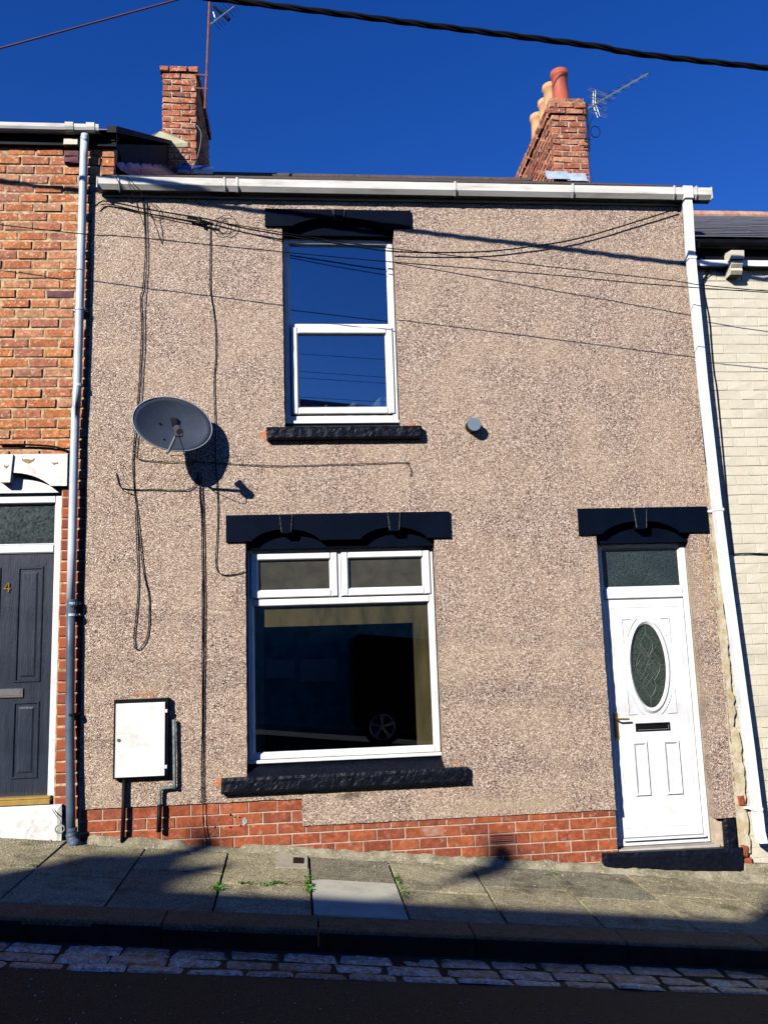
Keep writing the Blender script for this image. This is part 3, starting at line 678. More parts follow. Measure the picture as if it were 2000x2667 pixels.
def roof(x0, x1, ye, ze, yr, zr, yb, zb, m, parent, name, courses=14, dzx=0.0, amp=.004):
    """courses of slates from eaves to ridge, each course a slab lapping the one below"""
    B = MB(); nxs = int((x1 - x0) / .28)
    for c in range(courses):
        t0, t1 = c / courses, (c + 1.12) / courses
        y0, y1 = ye + (yr - ye) * t0, ye + (yr - ye) * min(1, t1); z0, z1 = ze + (zr - ze) * t0, ze + (zr - ze) * min(1, t1)
        for i in range(nxs):
            a = x0 + (x1 - x0) * (i + (.5 if c % 2 else 0)) / nxs; e = min(x1, a + (x1 - x0) / nxs - .004); l = ru(0, amp)
            if e - a < .02: continue
            h = .026 + l; q = dzx
            B.add([(a, y0, z0 + h - .010 + q * a), (e, y0, z0 + h - .010 + q * e), (e, y0, z0 + h + q * e), (a, y0, z0 + h + q * a), (e, y1, z1 + .003 + q * e), (a, y1, z1 + .003 + q * a)], [(0, 1, 2, 3), (3, 2, 4, 5), (0, 3, 5), (1, 4, 2)])
    o = B.build(name, m, parent, kind='stuff')
    B = MB(); B.add([(x0, ye, ze - .02 + dzx * x0), (x1, ye, ze - .02 + dzx * x1), (x1, yr, zr - .02 + dzx * x1), (x0, yr, zr - .02 + dzx * x0), (x0, yb, zb + dzx * x0), (x1, yb, zb + dzx * x1)], [(0, 1, 2, 3), (3, 2, 5, 4)])
    B.build('roof_deck', m, parent); return o
roof(-1.62, 3.60, -.07, 5.80, 4.0, 8.225, 8.2, 5.75, SLATEB, house, 'roof_tiles', 14)
B = MB()
for i in range(12):
    x = -1.6 + i * .435; B.tube([(x, 4.0, 8.225), (x + .43, 4.0, 8.225)], .07, 10)
B.build('ridge_tiles', SLATEB, house)
def gable_wall(x0, x1, zt, m, parent, z0=5.75, name='gable_wall'):
    B = MB(); B.add([(x, y, z) for x in (x0, x1) for y, z in ((.12, z0), (.12, zt), (4.0, zt + 2.45), (8.0, zt), (8.0, z0))], [(0, 1, 2, 3, 4), (9, 8, 7, 6, 5), (0, 5, 6, 1), (1, 6, 7, 2), (2, 7, 8, 3), (3, 8, 9, 4), (4, 9, 5, 0)])
    return B.build(name, m, parent)
# small vent terminal in the wall
B = MB(); B.cyl((1.473, .02, 3.547), (1.473, -.088, 3.547), .060, n=28)
vt = B.build('flue_stub', BLK, None, label='small round grey capped pipe poking out of the pebbledash beside the upper sill', category='pipe')
B = MB(); B.cyl((1.473, -.084, 3.547), (1.473, -.094, 3.547), .058, n=28); B.build('end_cap', STUB, vt)

# ------------------------------------------------------------------ chimneys
def chimney(parent, x0, x1, y0, y1, z0, z1, rows_corbel, m, name='chimney', cl=.236, ch_=.086):
    B = MB(); B.box(x0 + .012, x1 - .012, y0 + .012, y1 - .012, z0, z1 - .01); core = B.build(name, MORT_NEW, parent)
    zt = z1; row = 0
    while zt > z0:
        e = .028 if row in rows_corbel else 0.0
        X0, X1, Y0, Y1 = x0 - e, x1 + e, y0 - e, y1 + e; zc = zt - ch_ / 2
        # front face
        ln = X1 - X0; o = 0 if row % 2 else cl / 2; cuts = sorted({0, ln} | {v for v in (o, o + cl, o + 2 * cl) if .05 < v < ln - .05})
        for a, c in zip(cuts[:-1], cuts[1:]):
            place('brick', brick_mesh(c - a - .011, ch_ - .011, m, .09, .009, .0075), core, (X0 + (a + c) / 2, Y0 + ru(-.004, .004), zc), (ru(-.02, .02), ru(-.008, .008), ru(-.01, .01)))
        for side in (0, 1):
            ly = Y1 - Y0 - .1; o = (0 if row % 2 else cl / 2); cuts = sorted({0, ly} | {o + k * cl for k in range(1 + int(ly / cl)) if .05 < o + k * cl < ly - .05})
            for a, c in zip(cuts[:-1], cuts[1:]):
                place('brick', brick_mesh(c - a - .011, ch_ - .011, m, .09, .009, .0075), core, ((X1 - ru(-.004, .004)) if side else X0 + ru(-.004, .004), Y0 + .1 + (a + c) / 2, zc), (ru(-.02, .02), ru(-.008, .008), math.pi / 2 if side else -math.pi / 2))
        zt -= ch_; row += 1
    return core
def pot(parent, x, y, z, r, h, m, name='chimney_pot'):
    B = MB(); B.lathe([(r * 1.12, 0), (r * 1.12, .03), (r * 1.02, .04), (r * .90, h * .55), (r * .88, h - .09), (r * 1.02, h - .07), (r * 1.04, h - .05), (r * .95, h - .045), (r * 1.0, h), (r * .82, h), (r * .80, h - .2), (0, h - .2)], (x, y, z), 26)
    return B.build(name, m, parent, smooth=True)
brick_house = thing('brick_house', 'orange brick terraced house with black panelled door numbered 4', 'house', (-3.6, 0, gz(-3.6, 0)))
cream_house = thing('cream_house', 'cream painted brick house with grey slate roof, lower down the street', 'house', (6.2, 0, gz(6.2, 0)))
ch1 = chimney(house, 3.335, 3.815, 2.9, 4.75, 7.35, 8.73, (0, 1), BR_CHIM)
B = MB()
B.box(3.33, 3.82, 2.895, 4.755, 8.73, 8.75)
B.add([(3.34, 2.905, 8.75), (3.81, 2.905, 8.75), (3.81, 4.745, 8.75), (3.34, 4.745, 8.75), (3.44, 3.0, 8.83), (3.71, 3.0, 8.83), (3.71, 4.6, 8.83), (3.44, 4.6, 8.83)], [(0, 1, 5, 4), (1, 2, 6, 5), (2, 3, 7, 6), (3, 0, 4, 7), (4, 5, 6, 7)])
B.build('flaunching', CONC, ch1)
for i in range(2):
    a = 3.34 + i * .24; place('brick', brick_mesh(.228, .085, BR_CHIM, .09, .006, .004), ch1, (a + .12, 2.93, 8.785), (0, 0, 0))
q_ = at(1461, 188, 3.14); pot(ch1, 3.575, 3.14, 8.80, .118, q_.z - 8.80, POTR)
for (y, px_, py_) in ((3.43, 1434, 224), (3.70, 1422, 264), (4.0, 1401, 302)):
    q_ = at(px_, py_, y); pot(ch1, q_.x, y, 8.76, .120, q_.z - 8.76, POTC)
ch2 = chimney(brick_house, -1.705, -1.275, 2.9, 4.35, 7.3, 9.09, (0,), BR_CHIM)
B = MB(); B.box(-1.68, -1.30, 2.95, 4.3, 9.05, 9.10); B.build('capping', MORT_OLD, ch2)
B = MB(); B.add([(-1.98, 2.86, 8.02), (-1.72, 2.86, 8.16), (-1.55, 2.86, 8.11), (-1.38, 2.88, 8.03), (-1.38, 2.9, 7.98), (-1.98, 2.9, 7.95), (-1.71, 2.895, 8.18)], [(0, 5, 4, 3, 2, 1), (1, 2, 6)]); B.build('mortar_fillet', mat('pale_flaunching', (.60, .56, .38), (.5, .45, .3), 8, .9), ch2)
# lead at the foot of the right hand chimney
for (x0, x1, dz, dy) in ((3.20, 3.50, .0, 0), (3.46, 3.74, -.03, -.012)):
    B = MB(); B.grid(lambda u, v: (x0 + (x1 - x0) * u, 2.868 + dy - .10 * (1 - v) ** 2 * (1) + .012 * noise.noise(Vector((u * 4, v * 3, x0))), 7.56 + dz + .17 * v + .012 * noise.noise(Vector((u * 5, 2, x0))) * v), 8, 5)
    B.build('lead_flashing', LEADP, house, smooth=True)

# ------------------------------------------------------------------ left neighbour: orange brick house
LXR = -1.735
dhole = (-2.93, -1.955, 3.075, 3.345); dhole2 = (-2.845, -2.0 , -1, 3.08)
# visible bricks singly, the wall beyond the frame as one mass
LB, LH = .2445, .0885
brickwork(brick_house, -2.98, LXR, .30, 6.135, .02, LB, LH, BR_OLD, .014, -2.30, [dhole, (-2.845, -1.735, -1, 3.08)], .005, variants=(BR_PURP, .02), ch=.008, wob=.005)
jb = brickwork(brick_house, -1.955, LXR, .56, 3.02, .02, LB, LH, BR_JAMB, .012, -1.955, [], .003, ch=.007, wob=.003) if False else None
brickwork(brick_house, -1.975, LXR, .52, 3.07, .021, .23, LH, BR_JAMB, .012, -1.975, [(-3, -1.9751, -1, 9)], .003, ch=.008, wob=.003, rowoff=lambda r: (-.115 if r % 2 else 0)) if False else None
# the gable end above the lower roof: little return piers of brick
brickwork(brick_house, LXR, -1.615, 5.80, 6.135, .02, .2445, LH, BR_OLD, .012, LXR, [], .004)
brick_mass(brick_house, -5.0, -2.985, .30, 6.135, .02, LB, LH, BR_OLD, .015); B = MB(); B.box(-7.2, -2.98, .036, .28, -.6, 6.2); B.build('side_wall', MORT_OLD, brick_house)
B = MB(); holed(B, -2.98, LXR, -.6, 6.2, .0285, .28, [(-2.84, -2.0, -1, 3.22)]); B.box(LXR, -1.62, .034, .28, 5.77, 6.2); B.box(LXR, -1.80, .06, .28, -.6, 5.77); B.build('masonry_wall', MORT_OLD, brick_house)
B = MB(); B.box(-7.2, -7.0, .28, 8, -.6, 6.2); B.box(-7.0, -1.84, 7.8, 8, -.6, 6.2); B.box(-2.98, -1.82, 1.2, 1.3, -.5, 6); B.build('inner_walls', DARKROOM, brick_house)
gw = gable_wall(-1.82, -1.62, 6.24, TAR, brick_house)
# corbelled bricks below the eaves
for (x, z, m_) in ((-1.985, 6.15, BR_CREAM), (-1.985, 6.06, BR_PURP), (-1.985, 6.00, BR_PURP)):
    place('corbel_brick', brick_mesh(.13, .070 if m_ is BR_CREAM else .055, m_, .1, .006, .003), brick_house, (x, -.050 if m_ is BR_CREAM else -.012, z))
B = MB(); B.box(-7.2, -1.60, -.03, .02, 6.175, 6.255); B.box(-7.2, -1.60, -.02, .034, 6.13, 6.17); B.build('fascia', BLK, brick_house)
roof(-7.2, -1.62, -.07, 6.235, 4.0, 8.69, 8.2, 6.25, SLATE, brick_house, 'roof_slates', 14)
B = MB()
prof = [(-.02 - .055 - .055 * math.cos(math.pi * k / 8), 6.262 - .06 * math.sin(math.pi * k / 8)) for k in range(9)]
B.extr_x(prof + [(y, z + .006) for y, z in reversed(prof)], -7.2, -1.73); 
gut2 = B.build('gutter', GUTTER, brick_house)
prof = [(-.02 - .057 - .060 * math.cos(math.pi * k / 8), 6.269 - .070 * math.sin(math.pi * k / 8)) for k in range(9)]
for x in (-1.98, -1.80):
    B = MB(); B.extr_x(prof + [(y, z + .010) for y, z in reversed(prof)], x - .035, x + .035); B.build('gutter_bracket', GUTTER, gut2)
# black verge of the upper roof seen against the sky
B = MB(); B.add([(-1.66, -.12, 6.20), (-1.58, -.12, 6.20), (-1.58, 3.0, 8.07), (-1.66, 3.0, 8.07), (-1.66, -.12, 6.262), (-1.58, -.12, 6.262), (-1.58, 3.0, 8.12), (-1.66, 3.0, 8.12)],
                [(0, 3, 2, 1), (4, 5, 6, 7), (0, 1, 5, 4), (1, 2, 6, 5), (2, 3, 7, 6), (3, 0, 4, 7)]); B.build('verge_board', TAR, brick_house)
# lead apron climbing along the foot of the gable
for k in range(9):
    y0, y1 = .05 + k * .345, .05 + (k + 1) * .345 + .04
    B = MB(); B.grid(lambda u, v: (-1.612 + .14 * (1 - v) ** 2 + .006 * (k % 2) + .008 * noise.noise(Vector((u * 3, v * 2, k))), y0 + (y1 - y0) * u, 5.845 + .5975 * (y0 + (y1 - y0) * u) + .02 + (.13 - .025 * (2 * u - 1) ** 2) * v), 8, 5)
    B.build('lead_flashing', LEAD, house, smooth=True)
B = MB(); B.grid(lambda u, v: (-1.50 + .44 * u, 2.875 - .10 * (1 - v) ** 2, 7.54 + .17 * v + .015 * noise.noise(Vector((u * 6, 1, 1)))), 10, 5); B.build('lead_flashing', LEAD, house, smooth=True)

# its doorway
lt = lintel(-2.935, -1.950, 3.072, 3.345, [(-2.80, -2.09)], [(-2.495, -2.385)], (-2.845, -1.998, 3.03), WHITEST, brick_house, .105, .035, y0=-.015)
for (x, z, w, h) in ((-2.265, 3.30, .10, .045), (-2.435, 3.245, .035, .025), (-2.05, 3.27, .05, .018)):
    B = MB(); P = [(x - w / 2 + w * k / 8, z + (h * .3 if k in (0, 8) else .0) + ru(-.004, .004)) for k in range(9)] ; Q = [(x + w / 2 - w * k / 8, z - h * math.sin(math.pi * k / 8) * .7 - .004 + ru(-.004, .004)) for k in range(9)]
    B.prism(Q + P, -.030 if abs(x + 2.435) < .01 else -.018, -.010); B.build('bare_patch', WORNST, lt)
B = MB(); frame(B, -2.840, -2.002, .575, 3.035, .062, .085, .16, .006, wb=.02, wt=.085); B.box(-2.778, -2.064, .0855, .159, 2.53, 2.60, .01); bead(B, -2.778, -2.064, 2.60, 2.95, .09, .12, .014)
nd = B.build('front_door', UPVC, brick_house)
pane(-2.78, -2.062, 2.598, 2.952, .122, OBSC, nd, 'fanlight_pane')
B = MB(); B.box(-2.776, -2.066, .105, .15, .60, 2.528); B.build('door_leaf', ANTH, nd)
def panel(x0, x1, z0, z1, y, m, parent, name='door_panel'):
    B = MB(); q = lambda i: [(x0 + i, z0 + i), (x1 - i, z0 + i), (x1 - i, z1 - i), (x0 + i, z1 - i)]
    L_ = [(q(0), y - .0005), (q(.007), y - .010), (q(.016), y - .010), (q(.024), y + .006), (q(.032), y + .006), (q(.058), y - .007)]
    for r_, yy in L_: B.add([(x, yy, z) for x, z in r_], [])
    B.f += [(i * 4 + k, i * 4 + (k + 1) % 4, (i + 1) * 4 + (k + 1) % 4, (i + 1) * 4 + k) for i in range(5) for k in range(4)] + [(20, 21, 22, 23)]
    return B.build(name, m, parent)
for x0, x1 in ((-2.70, -2.485), (-2.357, -2.147)):
    panel(x0, x1, 1.482, 2.420, .1045, ANTH, nd); panel(x0, x1, .730, 1.333, .1045, ANTH, nd)
B = MB(); B.box(-2.575, -2.280, .088, .1045, 1.366, 1.438, .006); lb = B.build('letterbox', CHROME, nd)
B = MB(); B.box(-2.56, -2.295, .084, .0885, 1.382, 1.424, .003); B.build('flap', CHROME, lb)
B = MB(); zc = 2.253; xc = -2.435
B.prism([(xc + .008, zc - .038), (xc + .018, zc - .038), (xc + .018, zc + .038), (xc + .008, zc + .038)], .096, .104)
B.prism([(xc - .026, zc - .016), (xc + .028, zc - .016), (xc + .028, zc - .006), (xc - .026, zc - .006)], .0955, .1035)
B.prism([(xc - .026, zc - .007), (xc - .014, zc - .007), (xc + .012, zc + .038), (xc + .006, zc + .038)], .0952, .1032)
B.build('door_number', BRASS, nd)
B = MB(); B.box(-2.83, -2.03, .03, .13, .583, .600, .003); B.box(-2.83, -2.02, .0, .10, .545, .582, .004); B.build('threshold', GOLD, nd)
rough_box(-3.4, -1.925, -.02, .2, .22, .538, .006, .03, 'doorstep', WHITEST, brick_house, fq=8)
brickwork(brick_house, -1.998, LXR, .40, 3.07, .0212, .225, LH, BR_JAMB, .012, -1.998, [], .004, ch=.008, wob=.004, skip=.03, dep=.012)

# downpipe on the left
dp = thing('downpipe', 'round drainpipe, pale grey above and blue grey below, between brick and pebbledash', 'drainpipe', (-1.83, -.09, gz(-1.83, 0)))
B = MB(); B.tube(smooth_path([(-1.857, -.075, 6.20), (-1.857, -.07, 6.12), (-1.867, -.057, 6.0), (-1.873, -.057, 3.92), (-1.884, -.057, 3.6), (-1.883, -.057, 2.10)], 3), .034, 16); B.build('upper_pipe', PIPEG, dp, smooth=True)
B = MB(); B.tube([(-1.883, -.057, 2.12), (-1.875, -.057, 1.71), (-1.866, -.057, 1.115), (-1.844, -.057, .5), (-1.837, -.057, .29)], .0345, 16); B.tube(smooth_path([(-1.837, -.057, .33), (-1.826, -.06, .285), (-1.81, -.08, .262), (-1.78, -.12, .252)], 3), .042, 14); B.build('lower_pipe', PIPEB, dp, smooth=True)
for (z, r, m_, x) in ((2.12, .041, PIPEB, -1.874), (2.085, .039, PIPEB, -1.874), (3.92, .036, PIPEG, -1.864), (.36, .040, PIPEB, -1.831), (.33, .040, PIPEB, -1.83)):
    B = MB(); B.cyl((x, -.057, z - .012), (x, -.057, z + .012), r, n=16); B.build('collar', m_, dp)
for (px, py, m_) in ((183, 1572, PIPEG), (183, 1602, PIPEG), (182, 1862, BLK), (205, 805, PIPEG)):
    z = at(px, py, -.057).z; x = -1.87 + (.02 if z < 1.7 else 0); B = MB(); B.cyl((x, -.057, z - .010), (x, -.057, z + .010), .039, n=16); B.box(x - .055, x + .055, -.04, .02, z - .009, z + .009); B.build('pipe_bracket', m_, dp)

# ------------------------------------------------------------------ right neighbour: cream painted brick
CX0 = 3.57
brickwork(cream_house, CX0, 4.62, -.45, 5.02, .035, .238, .0880, BR_CREAM, .005, 3.62, [], .0012, ch=.0025, wob=.002, zlow=lambda x: gz(x, 0) + .1, dep=.04)
B = MB(); B.box(CX0, 4.62, .0383, .28, -.9, 5.25); B.box(4.62, 9.0, .0368, .28, -1.3, 5.25); B.build('masonry_wall', MORT_CREAM, cream_house); brick_mass(cream_house, 4.622, 8.9, -.62, 5.02, .0335, .238, .088, BR_CREAM, .005)
B = MB(); B.box(8.8, 9.0, .28, 8, -1.3, 5.2); B.box(3.6, 9, 7.8, 8, -1.3, 5.2); B.build('inner_walls', DARKROOM, cream_house)
roof(3.58, 9.2, -.10, 5.29, 4.0, 7.74, 8.2, 5.2, SLATE, cream_house, 'roof_slates', 18)
B = MB()
for i in range(14):
    x = 3.6 + i * .40; B.tube([(x, 4.0, 7.74 + ru(-.005, .005)), (x + .395, 4.0, 7.74)], .085, 10)
B.build('ridge_tiles', mat('ridge_clay', (.40, .18, .12), (.5, .36, .24), 9, .8), cream_house)
B = MB(); prof = [(.0 - .055 - .055 * math.cos(math.pi * k / 8), 5.27 - .06 * math.sin(math.pi * k / 8)) for k in range(9)]
B.extr_x(prof + [(y, z + .006) for y, z in reversed(prof)], 3.64, 9.1); B.box(3.64, 3.65, -.11, 0, 5.20, 5.28); B.build('gutter', BLK, cream_house)
B = MB(); B.box(3.62, 9.1, -.0, .034, 5.11, 5.25); B.build('fascia', BLK, cream_house)
B = MB(); B.box(3.60, 4.42, -.045, .034, 5.045, 5.105, .004); B.build('cornice_board', UPVC, cream_house)
for x in (3.995, 4.62, 5.25):
    B = MB(); B.add([(x - .062, -.13, 5.16), (x + .062, -.13, 5.16), (x + .062, -.12, 5.08), (x - .062, -.12, 5.08), (x - .062, .04, 5.19), (x + .062, .04, 5.19), (x + .062, .04, 5.08), (x - .062, .04, 5.08)], [(0, 3, 2, 1), (0, 1, 5, 4), (1, 2, 6, 5), (0, 4, 7, 3), (3, 7, 6, 2)])
    P = [(.04, 5.075), (-.095, 5.075), (-.10, 5.04), (-.075, 5.01), (-.085, 4.985), (-.06, 4.955), (.04, 4.95)]
    B.extr_x(P, x - .055, x + .055); B.build('eaves_bracket', BR_CREAM, cream_house)
# ragged edge of yellowed render between the two houses
B = MB(); n = 90; vs = []
for i in range(n + 1):
    z = -.12 + 3.3 * i / n
    xl = 3.49; wdt = .075 + .03 * noise.noise(Vector((z * 5, 3, 1))) + .02 * noise.noise(Vector((z * 17, 6, 1))) + (.03 if z < .9 else 0) - max(0, z - 2.4) * .05
    vs += [(xl, .05, z), (HX1 - .02, -.001, z), (HX1 - .02 + wdt, .006, z), (HX1 - .02 + wdt, .05, z)]
B.add(vs, [(i * 4 + k, i * 4 + k + 1, (i + 1) * 4 + k + 1, (i + 1) * 4 + k) for i in range(n) for k in (1, 2)]); B.build('flaking_render', YEL, cream_house)
for (x, z, l, h, r) in ((3.60, .30, .05, .08, 0), (3.585, -.10, .06, .09, .2), (3.60, -.20, .08, .08, -.1)):
    place('broken_brick', brick_mesh(l, h, BR_JAMB, .06, .01, .006), cream_house, (x, -.012, z), (0, r, 0))
rough_box(3.54, 4.6, -.03, .1, -.50, -.19, .01, .03, 'wall_base', CONC, cream_house, sl=lambda x, z: -.1 * (x - 3.54), fq=7)

# white square downpipe on the right
dq = thing('downpipe', 'white square plastic drainpipe beside the cream painted wall', 'drainpipe', (3.66, -.06, gz(3.66, 0)))
def sq_pipe(B, pts, w=.066):
    vs = []; 
    for (x, y, z) in pts: vs += [(x - w / 2, y - w / 2, z), (x + w / 2, y - w / 2, z), (x + w / 2, y + w / 2, z), (x - w / 2, y + w / 2, z)]
    m = len(pts); B.add(vs, [(i * 4 + k, i * 4 + (k + 1) % 4, (i + 1) * 4 + (k + 1) % 4, (i + 1) * 4 + k) for i in range(m - 1) for k in range(4)] + [(0, 1, 2, 3), tuple(4 * (m - 1) + k for k in range(4))])
B = MB(); sq_pipe(B, [(3.580, -.085, 5.70), (3.580, -.088, 5.57), (3.572, -.072, 5.20), (3.572, -.070, 5.0), (3.574, -.07, 3.92), (3.592, -.07, 2.86), (3.614, -.07, 2.19), (3.676, -.07, .73), (3.690, -.07, .20)]); B.build('pipe', PIPEW, dq)
B = MB(); sq_pipe(B, [(3.690, -.0705, .215), (3.692, -.072, .06), (3.696, -.09, -.02)], .070); B.build('shoe', PIPEW, dq)
B = MB(); B.box(3.535, 3.625, -.137, -.03, 5.665, 5.79, .006); B.build('outlet', PIPEW, dq)
for (x, z) in ((3.572, 5.10), (3.600, 2.76), (3.687, .245)):
    B = MB(); w = .040; B.box(x - w, x + w, -.109, -.101, z - .012, z + .012, .002); B.box(x - w, x - w + .006, -.1, .0, z - .012, z + .012); B.box(x + w - .006, x + w, -.1, .0, z - .012, z + .012); B.box(x - w - .035, x - w, -.012, .0, z - .010, z + .010); B.build('pipe_bracket', PIPEW, dq)

# ------------------------------------------------------------------ meter box and its pipes
mb = thing('meter_box', 'white electricity meter box with black surround fixed low on the pebbledash', 'meter box', (-1.32, 0, .72))
B = MB(); B.box(-1.532, -1.105, -.055, .02, .715, 1.325, .006); B.build('box_body', BLK, mb)
B = MB(); B.box(-1.512, -1.130, -.072, -.0555, .728, 1.295, .003); d = B.build('box_door', BOX, mb)
for z in (.795, 1.225):
    B = MB(); B.box(-1.131, -1.112, -.071, -.050, z - .013, z + .013, .002); B.build('hinge', BOX, d)
B = MB(); B.cyl((-1.487, -.070, 1.015), (-1.487, -.078, 1.015), .013, n=14); B.build('lock', TIN, d)
B = MB(); B.tube([(-1.447, -.03, .72), (-1.449, -.03, .45), (-1.455, -.032, gz(-1.45, 0) + .01)], .017, 10)
B.build('conduit', BLK, None, smooth=True, label='straight black conduit running from the meter box down to the pavement', category='pipe')
y_ = -.035
pts = [at(453, 1875, y_), at(455, 2040, y_), at(450, 2050, y_), at(424, 2054, y_), at(417, 2062, y_), at(416, 2100, y_)]
B = MB(); B.tube(smooth_path(pts, 3), .014, 10)
cp = B.build('service_pipe', COPPER, None, smooth=True, label='weathered grey green pipe stepping sideways beside the meter box', category='pipe')
B = MB(); B.tube([at(416, 2096, y_), at(414, 2168, y_)], .019, 10); B.build('black_sleeve', BLK, cp, smooth=True)

# ------------------------------------------------------------------ satellite dish
nrm = Vector((.416, -.893, .174)).normalized()
dc = at(451, 1104, -.27)
sd = thing('satellite_dish', 'grey oval satellite dish tilted up on the pebbledash left of the upper window', 'satellite dish', tuple(dc + Vector((0, .25, -.1))))
ax_u = Vector((.906, .423, -.02)); ax_u = (ax_u - nrm * ax_u.dot(nrm)).normalized(); ax_v = nrm.cross(ax_u).normalized()
if ax_v.z < 0: ax_v = -ax_v
RU, RV = .327, .238
def dishp(r, t, off_=0.0): return dc + ax_u * (RU * r * math.cos(t)) + ax_v * (RV * r * math.sin(t)) + nrm * (-.062 * (1 - r * r) + off_)
B = MB(); n = 40; m_ = 8; vs = [tuple(dishp(0, 0))]
for j in range(1, m_ + 1):
    for k in range(n): vs.append(tuple(dishp(j / m_, 2 * math.pi * k / n)))
fs = [(0, 1 + k, 1 + (k + 1) % n) for k in range(n)] + [(1 + j * n + k, 1 + j * n + (k + 1) % n, 1 + (j + 1) * n + (k + 1) % n, 1 + (j + 1) * n + k) for j in range(m_ - 1) for k in range(n)]
B.add(vs, fs); q = B.build('reflector', DISH, sd, smooth=True)
md = q.modifiers.new('thick', 'SOLIDIFY'); md.thickness = .006; md.offset = 0
B = MB(); B.tube([dishp(1, 2 * math.pi * k / 48) for k in range(49)], .005, 6, caps=False); B.build('rim', DISHR, sd, smooth=True)
bot = dishp(1.0, -math.pi / 2 - .12); lnb = Vector((-.966, -.542, 3.394)) ; back = dc - nrm * .07
B = MB(); arm0 = bot - nrm * .05; B.tube([arm0, bot - nrm * .0 + Vector((0, -.02, -.015)), lnb + Vector((-.02, .03, -.02))], .012, 8); B.build('arm', DISHR, sd)
dirl = (dc - lnb).normalized()
B = MB(); B.cyl(lnb, lnb + dirl * .075, .022, .034, 14); B.cyl(lnb - dirl * .045, lnb, .026, .026, 12)
B.box(lnb.x - .03, lnb.x + .03, lnb.y - .03, lnb.y + .03, lnb.z - .045, lnb.z + .01); B.build('receiver', mat('receiver_grey', (.05, .055, .06), (.04, .04, .05), 5, .5), sd)
B = MB(); B.tube(smooth_path([lnb + Vector((0, .01, -.04)), lnb + Vector((.03, .05, -.14)), lnb + Vector((.0, .14, -.17)), bot + Vector((.01, 0, -.04))], 5), .0035, 5); B.build('receiver_lead', CABL, sd)
wp = Vector((dc.x + .03, 0, dc.z - .06))
B = MB(); B.box(wp.x - .06, wp.x + .06, -.010, .0, wp.z - .09, wp.z + .09); B.tube([wp + Vector((0, -.005, 0)), wp + Vector((0, -.13, 0)), wp + Vector((0, -.15, .04)), back + Vector((0, .02, .02))], .019, 10)
B.box(back.x - .05, back.x + .05, back.y - .005, back.y + .06, back.z - .09, back.z + .08); B.build('bracket', BLK, sd)
for (u, v) in ((-.28, .05), (.05, .10), (-.2, -.55)):
    p = dishp(math.hypot(u, v), math.atan2(v, u), .002); B = MB(); B.cyl(p, p + nrm * .006, .009, n=8); B.build('bolt', BLK, sd)

# plug holes and filled patches in the wall
for i_, (px, py, rr) in enumerate(((296, 1458, .009), (329, 1505, .008), (503, 1662, .007), (585, 1665, .008), (602, 1657, .007), (430, 1285, .006), (601, 2124, .010), (612, 2129, .008), (624, 2130, .008), (600, 2156, .009), (561, 2156, .009), (627, 2152, .008), (1012, 1310, .007))):
    p = at(px, py, -.004 if py < 2000 else .008); B = MB(); B.cyl(p + Vector((0, .01, 0)), p, rr, rr * .7, 9); B.build('plug_hole', BLK, house)
for (px, py, w, h) in ((637, 2140, .022, .030), (1130, 2166, .11, .045)):
    p = at(px, py, .009); B = MB(); n_ = 14
    B.prism([(p.x + w * math.cos(2 * math.pi * k / n_) * ru(.7, 1.1), p.z + h * math.sin(2 * math.pi * k / n_) * ru(.7, 1.1)) for k in range(n_)], p.y - .0008, p.y + .008); B.build('filler_patch', mat('grey_filler%d' % px, (.34, .25, .20) if px > 1000 else (.42, .42, .42), (.38, .13, .07) if px > 1000 else (.25, .25, .25), 30, .9), house)
# ------------------------------------------------------------------ cables
def cable(pts, r, label, cat='cable', m=None, y=-.012, name='wall_cable', k=3, n=6, group=None, wob=.0):
    P = [Vector(p) if len(p) == 3 else at(p[0], p[1], y) for p in pts]
    P = smooth_path(P, k)
    if wob: P = [p + Vector((noise.noise(Vector((p.z * 3, r * 900, 1))) * wob, 0, 0)) for p in P]
    B = MB(); B.tube(P, r, n)
    o = B.build(name, m or CABL, None, smooth=True, label=label, category=cat)
    if group: o['group'] = group
    return o
C1a = [(366, 440), (372, 500), (377, 581), (378, 671), (372, 750), (366, 777), (369, 858), (363, 991), (361, 1000), (356, 1081), (348, 1157), (347, 1208), (350, 1276), (356, 1330), (361, 1380), (376, 1500), (388, 1560), (386, 1650), (364, 1690), (350, 1680), (355, 1600), (360, 1520), (358, 1440), (352, 1330)]
cable(C1a, .0045, 'black cable falling from the gutter past the dish to a loose loop', wob=.006)
C1b = [(377, 470), (381, 540), (382, 590), (384, 671), (379, 750), (375, 830), (375, 900), (371, 980), (365, 1081), (358, 1140), (354, 1187)]
cable(C1b, .0038, 'grey cable beside the leftmost black cable, ending behind the dish', m=CABG, wob=.004)
cable([(548, 575), (547, 681), (548, 756), (559, 831), (562, 922), (557, 1000), (560, 1081), (562, 1208), (566, 1284), (567, 1360), (562, 1456), (566, 1486), (584, 1498), (622, 1494), (636, 1488)], .0042, 'black cable dropping right of the dish and bending into the ground floor window', wob=.003)
cable([(517, 1230), (521, 1300), (525, 1360), (527, 1499), (527, 1780), (526, 1908), (524, 2093)], .0048, 'thick black cable dropping from beneath the dish to the plinth', wob=.003)
cable([(524, 1230), (528, 1300), (531, 1400), (533, 1560), (532, 1780), (531, 1908), (529, 2093), (530, 2142), (540, 2196)], .0042, 'thinner cable right of the thick one, reaching down over the brick plinth', wob=.003)
cable([(353, 1188), (370, 1198), (437, 1203), (533, 1203), (698, 1213), (860, 1210), (1049, 1204), (1060, 1206), (1071, 1225), (1070, 1240)], .0032, 'thin cable running level under the dish and upper sill', m=CABL)
